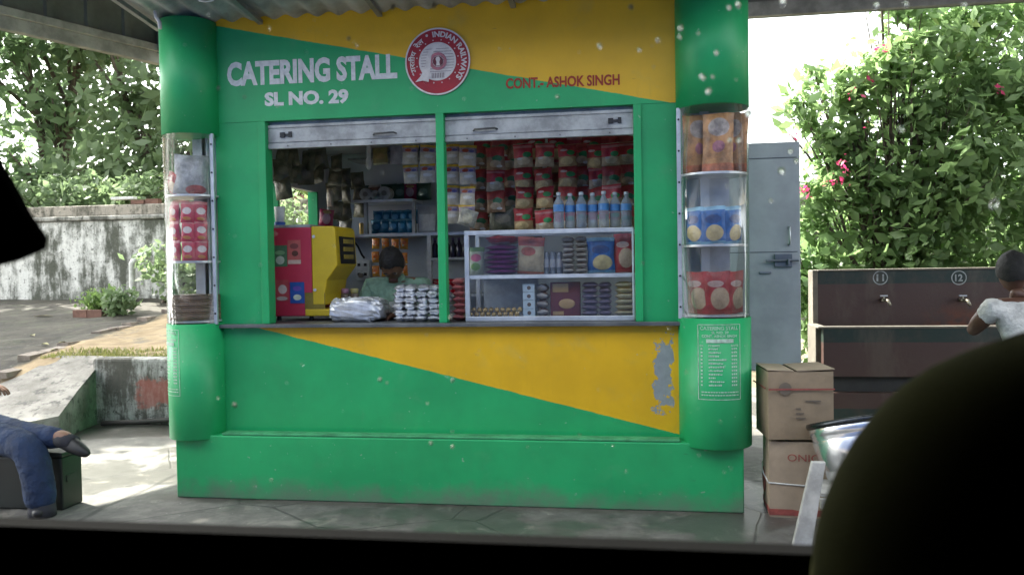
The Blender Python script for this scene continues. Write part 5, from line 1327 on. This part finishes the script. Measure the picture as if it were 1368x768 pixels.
def head_geo(g, c, fwd, up, s=1.0, mi_eye=1, mi_lip=2):
    """head centred at c: skull, jaw, brow, nose, eyes, mouth, ears"""
    c = Vector(c); f = Vector(fwd).normalized(); u = Vector(up); u = (u - f * u.dot(f)).normalized(); r_ = f.cross(u)
    W = lambda x, y, z: c + (r_ * x + f * y + u * z) * s
    nu, nv = 26, 20; vs = []; fs = []
    for k in range(nv + 1):
        ph = math.pi * k / nv
        for i in range(nu):
            t = 2 * math.pi * i / nu; x, y, z = math.sin(ph) * math.cos(t), math.sin(ph) * math.sin(t), math.cos(ph)
            X_, Y_, Z_ = .077 * x, .098 * y, .118 * z
            if z < 0: X_ *= 1 - .30 * z * z; Y_ *= 1 - (.10 if y > 0 else .28) * z * z
            if y > 0: Y_ *= .95
            if y > .5:
                Y_ += .024 * math.exp(-((x / .14) ** 2) - ((z + .18) / .16) ** 2) + .010 * math.exp(-((x / .5) ** 2) - ((z - .18) / .10) ** 2)
                for e in (-.38, .38): Y_ -= .010 * math.exp(-(((x - e) / .18) ** 2) - ((z - .02) / .10) ** 2)
                Y_ += .008 * math.exp(-((x / .25) ** 2) - ((z + .52) / .10) ** 2) + .010 * math.exp(-((x / .25) ** 2) - ((z + .86) / .12) ** 2)
            vs.append(W(X_, Y_, Z_))
    for k in range(nv):
        for i in range(nu):
            j = (i + 1) % nu; fs.append((k * nu + i, (k + 1) * nu + i, (k + 1) * nu + j, k * nu + j))
    g.add(vs, fs, 0)
    for e in (-.030, .030):
        o = len(g.v); g.sphere((0, 0, 0), .013, .008, .007, 10, 8, mi_eye); g.v[o:] = [tuple(W(e + x, .082 + y, .002 + z)) for x, y, z in g.v[o:]]
        o = len(g.v); g.sphere((0, 0, 0), .017, .005, .004, 8, 6, 3); g.v[o:] = [tuple(W(e + x, .094 + y, .022 + z)) for x, y, z in g.v[o:]]
        o = len(g.v); g.sphere((0, 0, 0), .009, .020, .030, 10, 8, 0); g.v[o:] = [tuple(W(math.copysign(.078, e) + x, -.008 + y, -.008 + z)) for x, y, z in g.v[o:]]
    o = len(g.v); g.sphere((0, 0, 0), .022, .008, .007, 10, 6, mi_lip); g.v[o:] = [tuple(W(x, .088 + y, -.062 + z)) for x, y, z in g.v[o:]]
    return W


def hair_geo(W, low_back=-.055, vol=1.0, seed=0):
    g = MB(); nu, nv = 72, 28; vs = []; fs = []
    for k in range(nv + 1):
        for i in range(nu):
            t = 2 * math.pi * i / nu; yy = math.sin(t)
            front = min(1, max(0, (yy - .35) / .4)); lim = math.radians(60 * front + (88 + 34 * min(1, max(0, .55 - yy))) * (1 - front)) + .06 * mnoise.noise(Vector((math.cos(t) * 5, yy * 5, seed)))
            ph = lim * k / nv; x, y, z = math.sin(ph) * math.cos(t), math.sin(ph) * yy, math.cos(ph)
            th = 1.10 + .05 * mnoise.noise(Vector((x * 4, y * 4, z * 4 + seed))) + .05 * mnoise.noise(Vector((x * 16, y * 16, z * 6 + seed)))
            th = 1.02 + (th - 1.02) * (1 - .75 * (k / nv) ** 3)
            vs.append(W(.078 * x * th * vol, .100 * y * th * vol, .120 * z * th * vol + .002))
    for k in range(nv):
        for i in range(nu):
            j = (i + 1) % nu; fs.append((k * nu + i, (k + 1) * nu + i, (k + 1) * nu + j, k * nu + j))
    g.add(vs, fs); return g


SKIN = M('skin_brown', (.18, .085, .045), .5, var=.12, scale=8, bump=.05); SKIN_D = M('skin_dark', (.11, .05, .03), .5, var=.1)
EYEW = M('eye', (.30, .27, .24), .2); LIP = M('lip', (.17, .06, .05), .4); HAIR = M('hair_black', (.008, .007, .006), .75, var=.4, scale=40, bump=.6, fine=70)


def fold(p):
    """cloth creases, in metres along the surface normal"""
    q = Vector((p.x * 9 + p.z * 4, p.y * 9, p.z * 15 - p.x * 3))
    return .007 * (abs(mnoise.noise(q * 1.3)) - .2) + .006 * (abs(mnoise.noise(q * 3.1)) - .2)


def person(label, J_, E_, root, head, skin, clothes, hair_seed=0, base=(0, 0, 0), hvol=1.0, hs=1.0):
    t = thing('person', label, 'person', base); b = Vector(base)
    me = skin_mesh(J_, E_, root); g = MB()
    g.v = [tuple(v.co) for v in me.vertices]; g.f = [tuple(p.vertices) for p in me.polygons]; g.m = [0] * len(g.f)
    W = head_geo(g, *head, s=hs); g.v = [tuple(Vector(v) - b) for v in g.v]
    g.build('body', [skin, EYEW, LIP, HAIR], t, smooth=True)
    hg = hair_geo(W, vol=hvol, seed=hair_seed); hg.v = [tuple(Vector(v) - b) for v in hg.v]; hg.build('hair', HAIR, t, smooth=True)
    for nm, keep, grow, mat, rootn in clothes:
        Jc = {k: (*J_[k][:3], tuple(x * grow + .006 for x in J_[k][3]) if isinstance(J_[k][3], tuple) else J_[k][3] * grow + .006) for k in J_ if k in keep}
        Jc.update({k: v for k, v in keep.items() if isinstance(keep, dict) and v is not None} if isinstance(keep, dict) else {})
        Ec = [(a, c) for a, c in E_ if a in Jc and c in Jc]
        m2 = skin_mesh(Jc, Ec, rootn, 3); gg = MB(); gg.v = [tuple(v.co + v.normal * fold(v.co) - b) for v in m2.vertices]; gg.f = [tuple(p.vertices) for p in m2.polygons]; gg.m = [0] * len(gg.f)
        gg.build(nm, mat, t, smooth=True)
    return t


def cloth(name, c): return M(name, c, .85, var=.3, scale=11, bump=.9, fine=16, bd=.02)


# vendor, sitting, looking down
vx, vy = -.485, .63
Jv = {'pel': (vx, vy + .1, .80, (.14, .11)), 'belly': (vx, vy + .09, .95, (.145, .11)), 'chest': (vx, vy + .06, 1.15, (.165, .12)), 'ub': (vx, vy + .05, 1.255, (.14, .085)), 'neck': (vx, vy + .02, 1.285, .052), 'nk2': (vx, vy - .03, 1.35, .05)}
Ev = [('pel', 'belly'), ('belly', 'chest'), ('chest', 'ub'), ('ub', 'neck'), ('neck', 'nk2')]
for s, p in ((-1, 'L'), (1, 'R')):
    Jv[p + 'sh'] = (vx + s * .175, vy + .05, 1.255, .068); Jv[p + 'ua'] = (vx + s * .215, vy + .01, 1.15, .06); Jv[p + 'el'] = (vx + s * .235, vy - .06, .99, .042); Jv[p + 'fa'] = (vx + s * .18, vy - .20, 1.035, .036); Jv[p + 'wrist'] = (vx + s * .11, vy - .30, 1.085, .026)
    Ev += [('ub', p + 'sh'), (p + 'sh', p + 'ua'), (p + 'ua', p + 'el'), (p + 'el', p + 'fa'), (p + 'fa', p + 'wrist')]
    hand(Jv, Ev, p, Jv[p + 'wrist'][:3], (-s * .5, -.8, -.1), (0, -.1, 1))
    Jv[p + 'hip'] = (vx + s * .09, vy + .06, .77, .085); Jv[p + 'kn'] = (vx + s * .13, vy - .22, .78, .06); Jv[p + 'an'] = (vx + s * .13, vy - .16, .47, .042); Jv[p + 'ft'] = (vx + s * .13, vy - .29, .435, .034)
    Ev += [('pel', p + 'hip'), (p + 'hip', p + 'kn'), (p + 'kn', p + 'an'), (p + 'an', p + 'ft')]
Jv['Lshirt'] = None; del Jv['Lshirt']
person('vendor in a pale green shirt sitting behind the counter, head bent down', Jv, Ev, 'pel', ((vx + .012, vy - .09, 1.405), (.05, -.60, -.80), (0, -.80, .60)), SKIN,
       [('shirt', ['pel', 'belly', 'chest', 'ub', 'Lsh', 'Lua', 'Lel', 'Rsh', 'Rua', 'Rel'], 1.06, cloth('shirt_green', (.25, .40, .28)), 'pel'),
        ('trousers', ['pel', 'Lhip', 'Lkn', 'Lan', 'Rhip', 'Rkn', 'Ran'], 1.08, cloth('trousers_dark', (.04, .04, .05)), 'pel')], 1, (vx, vy, .40))
# collar of the shirt
g = MB(); vs = []; nseg = 16
for i in range(nseg + 1):
    t = R(-150) + R(300) * i / nseg; a = t + R(90)
    for rr, dz in ((.064, .0), (.058, .045), (.072, .012)): vs.append((vx + rr * math.cos(a), vy + .015 + rr * .9 * math.sin(a), 1.30 + dz - .02 * (1 - math.sin(a)) * .5))
g.add(vs, [(3 * i + k, 3 * i + 3 + k, 3 * i + 3 + (k + 1), 3 * i + k + 1) for i in range(nseg) for k in range(2)])
o = g.build('collar', MATS['shirt_green'], [c for c in bpy.data.objects if c.get('category') == 'person'][0], smooth=True); o.location = (-vx, -vy, -.40)
so = thing('stool', 'low wooden stool under the sitting vendor behind the counter', 'stool', (vx, vy + .1, .40))
MB().box(-.16, .16, -.14, .14, .24, .27).build('seat', WOOD, so, bevel=.005)
for a in (-1, 1):
    for b in (-1, 1): MB().box(a * .12 - .018, a * .12 + .018, b * .10 - .018, b * .10 + .018, 0, .24).build('leg', WOOD, so)

# man at the taps, seen from behind
mx, my = 3.56, .95
Jm = {'pel': (mx + .02, my - .10, .70, (.135, .10)), 'belly': (mx + .02, my - .09, .82, (.13, .10)), 'chest': (mx + .01, my - .04, .96, (.15, .10)), 'ub': (mx, my - .01, 1.05, (.13, .08)), 'neck': (mx, my + .01, 1.115, .052), 'nk2': (mx - .01, my + .03, 1.19, .05)}
Em = [('pel', 'belly'), ('belly', 'chest'), ('chest', 'ub'), ('ub', 'neck'), ('neck', 'nk2')]
for s, p in ((-1, 'L'), (1, 'R')):
    Jm[p + 'sh'] = (mx + s * .17, my - .01, 1.055, .066); Jm[p + 'ua'] = (mx + s * .225, my + .04, .965, .062); Jm[p + 'el'] = (mx + s * .235, my + .13, .90, .040); Jm[p + 'fa'] = (mx + s * .16, my + .26, .93, .036); Jm[p + 'wrist'] = (mx + s * .08, my + .36, .96, .026)
    Em += [('ub', p + 'sh'), (p + 'sh', p + 'ua'), (p + 'ua', p + 'el'), (p + 'el', p + 'fa'), (p + 'fa', p + 'wrist')]
    hand(Jm, Em, p, Jm[p + 'wrist'][:3], (-s * .2, .95, .05), (0, -.05, 1))
    Jm[p + 'hip'] = (mx + s * .085, my - .10, .66, .085); Jm[p + 'kn'] = (mx + s * .10, my - .06, .38, .058); Jm[p + 'an'] = (mx + s * .11, my - .10, .07, .042); Jm[p + 'ft'] = (mx + s * .12, my + .06, .035, .033)
    Em += [('pel', p + 'hip'), (p + 'hip', p + 'kn'), (p + 'kn', p + 'an'), (p + 'an', p + 'ft')]
person('person in a white short-sleeved shirt standing before the taps, seen from behind', Jm, Em, 'pel', ((mx - .012, my + .065, 1.275), (-.15, .93, -.3), (0, .3, .95)), SKIN_D,
       [('shirt', ['pel', 'belly', 'chest', 'ub', 'Lsh', 'Lua', 'Rsh', 'Rua'], 1.08, cloth('shirt_white', (.58, .57, .53)), 'pel'),
        ('trousers', ['pel', 'Lhip', 'Lkn', 'Lan', 'Rhip', 'Rkn', 'Ran'], 1.08, cloth('trousers_dark', (.04, .04, .05)), 'pel')], 2, (mx, my, 0), 1.08, 1.06)

# person sitting on a trunk at the left, only the jeans and a shoe in view
tk = thing('trunk', 'narrow dark trunk under the person in jeans', 'trunk', (-2.80, -.38, 0))
MB().box(-.62, .62, -.08, .10, 0, .31).build('box', M('trunk_green', (.008, .011, .008), .5, var=.4, scale=6), tk, bevel=.012)
MB().box(-.63, .63, -.09, .11, .312, .34).build('lid', M('trunk_lid', (.010, .013, .010), .5), tk, bevel=.008)
MB().box(.618, .624, -.04, .04, .16, .2).build('handle', BLK, tk)
lx0, ly0 = -3.12, -.22
Jl = {'pel': (lx0, ly0, .50, (.15, .12)), 'belly': (lx0 - .03, ly0, .74, (.14, .11)), 'chest': (lx0 - .06, ly0, .92, (.16, .11)), 'ub': (lx0 - .06, ly0, 1.02, (.13, .08)), 'neck': (lx0 - .05, ly0, 1.09, .052), 'nk2': (lx0 - .03, ly0, 1.16, .05),
      'Ahip': (lx0 + .10, ly0 + .02, .46, .085), 'Akn': (-2.60, -.36, .435, .075), 'Ash': (-2.40, -.43, .430, .066), 'Aan': (-2.15, -.47, .425, .052), 'Aft': (-2.07, -.48, .405, .03),
      'Bhip': (lx0 + .12, ly0 - .13, .46, .085), 'Bkn': (-2.30, -.555, .395, .080), 'Bsh': (-2.245, -.575, .24, .076), 'Ban': (-2.225, -.57, .035, .072), 'Bft': (-2.22, -.60, .04, .02)}
El = [('pel', 'belly'), ('belly', 'chest'), ('chest', 'ub'), ('ub', 'neck'), ('neck', 'nk2'), ('pel', 'Ahip'), ('Ahip', 'Akn'), ('Akn', 'Ash'), ('Ash', 'Aan'), ('Aan', 'Aft'), ('pel', 'Bhip'), ('Bhip', 'Bkn'), ('Bkn', 'Bsh'), ('Bsh', 'Ban'), ('Ban', 'Bft')]
for s, p in ((1, 'L'), (-1, 'R')):
    Jl[p + 'sh_'] = (lx0 - .06, ly0 + s * .18, 1.02, .062); Jl[p + 'el'] = (lx0 + .0, ly0 + s * .25, .78, .045); Jl[p + 'wrist'] = (lx0 + .10, ly0 + s * .20, .66, .028)
    El += [('ub', p + 'sh_'), (p + 'sh_', p + 'el'), (p + 'el', p + 'wrist')]
    hand(Jl, El, p, Jl[p + 'wrist'][:3], (.95, -s * .1, -.15), (0, 0, 1))
pl_ = person('person in blue jeans sitting on a dark trunk at the left edge', Jl, El, 'pel', ((lx0 + .03, ly0, 1.27), (1, -.1, -.1), (0, 0, 1)), SKIN,
       [('jeans', ['pel', 'Ahip', 'Akn', 'Ash', 'Aan', 'Bhip', 'Bkn', 'Bsh', 'Ban'], 1.12, cloth('denim', (.011, .026, .066)), 'pel'),
        ('shirt', ['pel', 'belly', 'chest', 'ub', 'Lsh_', 'Lel', 'Rsh_', 'Rel'], 1.08, cloth('shirt_brown', (.15, .10, .07)), 'pel')], 3, (lx0, ly0, 0))
SHOE = M('shoe_dark', (.010, .010, .010), .5, var=.4, scale=20)
def shoe(heel, toe, up):
    h = Vector(heel); d = Vector(toe) - h; L = d.length; d.normalize(); u = Vector(up); u = (u - d * u.dot(d)).normalized(); s = d.cross(u)
    g = MB(); g.sphere((0, 0, 0), 1, 1, 1, 20, 12)
    out = []
    for x, y, z in g.v:
        wv = .042 * (1 - .12 * math.cos(math.pi * (x + 1) / 2)); hh = .052 - .016 * x
        q = h + d * (L * (x + 1) / 2) + s * y * wv + u * ((z * hh) if z > 0 else max(z, -.55) * .05)
        out.append(tuple(q - Vector((lx0, ly0, 0))))
    g.v = out; return g
sh1 = shoe((-2.21, -.465, .425), (-1.965, -.505, .345), (.25, 0, 1)).build('shoe', SHOE, pl_, smooth=True)
shoe((-2.25, -.47, .045), (-2.20, -.655, .035), (0, 0, 1)).build('shoe', SHOE, pl_, smooth=True)
SOCK = M('sock_grey', (.03, .03, .035), .9)
for p_, q_, r_ in (((-2.20, -.462, .428), (-2.08, -.482, .398), .050), ((-2.225, -.57, .004), (-2.225, -.57, .075), .074)):
    MB().cyl(Vector(p_) - Vector((lx0, ly0, 0)), Vector(q_) - Vector((lx0, ly0, 0)), r_, r_ * .95, 14).build('sock', SOCK, pl_, smooth=True)
g = MB(); g.tube([(1.13 - .0, -.29, .335), (1.155, -.285, .365)], .012, 8)

# ------------------------------------------------------------------ the train: carriage, pane, curtain, seat
TR = thing('train_carriage', 'dark train carriage with the window sill along the bottom of the view', 'train', (0, 0, 0))
TIN = M('carriage_dark', (.022, .022, .022), .7, var=.3, bump=.1); TOUT = M('carriage_blue', (.03, .06, .16), .4)
WXa, WXb, WZa, WZb = .40, 2.15, 1.115, 1.66
ya, yb = -4.22, -4.10
n_ = N('sill_dark'); SILL = n_.done(n_.bsdf((.006, .006, .006), .95, 0, None, Specular_IOR_Level=.05))
for nm, (xa, xb, za, zb_) in (('wall_below', (-7, 9, .25, WZa)), ('wall_above', (-7, 9, WZb, 3.75)), ('wall_beside', (-7, WXa, WZa, WZb)), ('wall_beside', (WXb, 9, WZa, WZb))):
    MB().box(xa, xb, ya, yb - .012, za, zb_).build(nm, TIN, TR)
    MB().box(xa, xb, yb - .010, yb, za, zb_ if nm != 'wall_below' else zb_ - .032).build('outer_skin', TOUT, TR)
MB().box(WXa - .1, WXb + .1, -4.30, -4.097, WZa - .03, WZa + .009).build('sill', SILL, TR)
MB().box(-7, 9, -7.0, ya, .20, .25).build('carriage_floor', TIN, TR); MB().box(-7, 9, -7.05, yb, 3.75, 3.80).build('carriage_roof', TIN, TR)
MB().box(-7, 9, -7.05, -7.0, .25, 3.75).build('far_wall', TIN, TR); MB().box(-7.05, -7, -7, yb, .25, 3.75).build('end_wall', TIN, TR); MB().box(9, 9.05, -7, yb, .25, 3.75).build('end_wall', TIN, TR)
PANE = glass_sheet('carriage_glass', (.97, .98, .97), .006, .008)
MB().box(WXa + .001, WXb - .001, -4.165, -4.160, WZa + .010, WZb - .001).build('window_pane', PANE, TR)
MB().box(WXa - .1, WXb + .1, -4.240, -4.222, WZa - .03, 1.199).build('added_sill_lip', SILL, TR)  # dark upright plate added to hide the sunlit sill behind it
# rain drops and dust on the outer face of the pane
n_ = N('rain_drop'); DROP = n_.done(n_.bsdf((1, 1, 1), .03, 0, None, Transmission_Weight=1.0, IOR=1.33))
DUST = M('dried_spot', (.55, .56, .52), .9, var=.1, bump=0)
def drops(name, spots, mat, label):
    g = MB()
    for px, py, r_ in spots:
        c = at(px, py, -4.1595); ang = J(.6); el = random.uniform(1.0, 1.5)
        o = len(g.v); g.sphere((0, 0, 0), r_, r_ * .30, r_ * el, 10, 6); g.v[o:] = [(c.x + x * math.cos(ang) + z * math.sin(ang), -4.1597 + y, c.z + z * math.cos(ang) - x * math.sin(ang)) for x, y, z in g.v[o:]]
    o = g.build(name, mat, smooth=True); return tag(o, label, None, kind='stuff')
big = [(801, 62, .0016), (854, 67, .0014), (879, 54, .0014), (909, 38, .0017), (908, 50, .0013), (974, 11, .0018), (986, 7, .0018), (957, 71, .0016), (938, 103, .0019), (946, 122, .0018), (952, 103, .0012), (933, 45, .0009), (1170, 8, .0022), (1046, 4, .0022), (1210, 6, .0016), (1288, 7, .0018), (1000, 152, .0026), (975, 187, .0013), (987, 187, .0015), (997, 270, .0015), (1044, 228, .0024), (1056, 202, .0016), (1064, 215, .0017), (1203, 172, .0019), (1328, 272, .0028), (1030, 268, .0012)]
sm = [(random.uniform(240, 1350), random.uniform(5, 720), random.uniform(.0003, .0008)) for _ in range(55)]
drops('rain_drops', big + sm, DROP, 'clear rain drops scattered over the carriage window pane')
ds = [(314, 541, .0016), (303, 20, .0010), (292, 118, .0013), (452, 18, .0012), (525, 10, .0016), (580, 8, .0016), (466, 52, .0013), (508, 507, .0012), (576, 592, .0012), (843, 10, .0014), (745, 130, .0010), (605, 597, .0010), (603, 424, .0014), (605, 508, .001), (327, 130, .0009)] + [(random.uniform(230, 1000), random.uniform(10, 680), random.uniform(.0003, .0007)) for _ in range(40)]
drops('dust_spots', ds, DUST, 'dried pale dust spots on the carriage window pane')

# tied-back curtain at the left of the window
g = MB(); rows = []
prof = [(1.95, .50, .035), (1.75, .56, .035), (1.60, .63, .035), (1.52, .690, .034), (1.472, .728, .032), (1.440, .748, .03), (1.415, .762, .028), (1.400, .772, .026), (1.393, .770, .024), (1.386, .750, .022), (1.378, .710, .02), (1.365, .65, .018), (1.35, .56, .017), (1.30, .50, .02), (1.15, .49, .03), (.95, .49, .035)]
nf = 44; vs = []
for z, xr, dep in prof:
    xl = .34
    for k in range(nf):
        t = k / nf; side = 1 if t < .5 else -1; a = (t * 2) if t < .5 else (2 - t * 2)
        x = xl + (xr - xl) * a; fold = dep * .35 * math.sin(a * 26 + z * 3)
        y = -4.27 + fold + side * dep * .18 * (1 - (2 * a - 1) ** 6)
        vs.append((x, y, z))
g.add(vs, [(r_ * nf + k, r_ * nf + (k + 1) % nf, (r_ + 1) * nf + (k + 1) % nf, (r_ + 1) * nf + k) for r_ in range(len(prof) - 1) for k in range(nf)] + [tuple(range(nf)), tuple(range((len(prof) - 1) * nf, len(prof) * nf))[::-1]])
ct = thing('curtain', 'black tied-back curtain bulging in from the left edge of the train window', 'curtain', (0, 0, 0))
g.build('cloth', M('curtain_black', (.006, .006, .007), .9, var=.2, bump=.2), ct, smooth=True)
MB().box(.33, .60, -4.30, -4.235, 1.335, 1.352).build('tie', SILL, ct)

# padded seat beside the window
se = thing('carriage_chair', 'dark olive padded train seat filling the lower right corner', 'seat', (1.46, -4.42, .25))
SEATM = M('seat_olive', (.015, .016, .004), .9, var=.2, scale=6, bump=.12, fine=400, Specular_IOR_Level=.08)
def pad(w_, d_, h_, e=.55):
    g = MB(); g.sphere((0, 0, 0), 1, 1, 1, 40, 26)
    g.v = [(math.copysign(abs(x) ** e, x) * w_, math.copysign(abs(y) ** e, y) * d_, math.copysign(abs(z) ** e, z) * h_) for x, y, z in g.v]
    g.v = [(x * (1 + .05 * mnoise.noise(Vector((x * 9, y * 9, z * 9 + 3)))), y, z * (1 + .07 * mnoise.noise(Vector((x * 8 + 5, y * 9, z * 8))))) for x, y, z in g.v]
    return g
q = CAM + (_fw + _rx * ((1486 - 684) / FPX) + _ux * ((384 - 835) / FPX)) * .44
hd = pad(.156, .060, .166, 1.0).build('headrest', SEATM, se, smooth=True); hd.location = (q.x - 1.46, q.y + 4.42, q.z - .25); hd.rotation_euler = (0, R(-14), 0)
bk_ = pad(.20, .075, .36, .45).build('backrest', SEATM, se, smooth=True); bk_.location = (q.x - 1.46 + .06, q.y + 4.42 - .01, q.z - .25 - .42)
cu = pad(.24, .25, .07, .45).build('seat_cushion', SEATM, se, smooth=True); cu.location = (.05, -.15, .18)
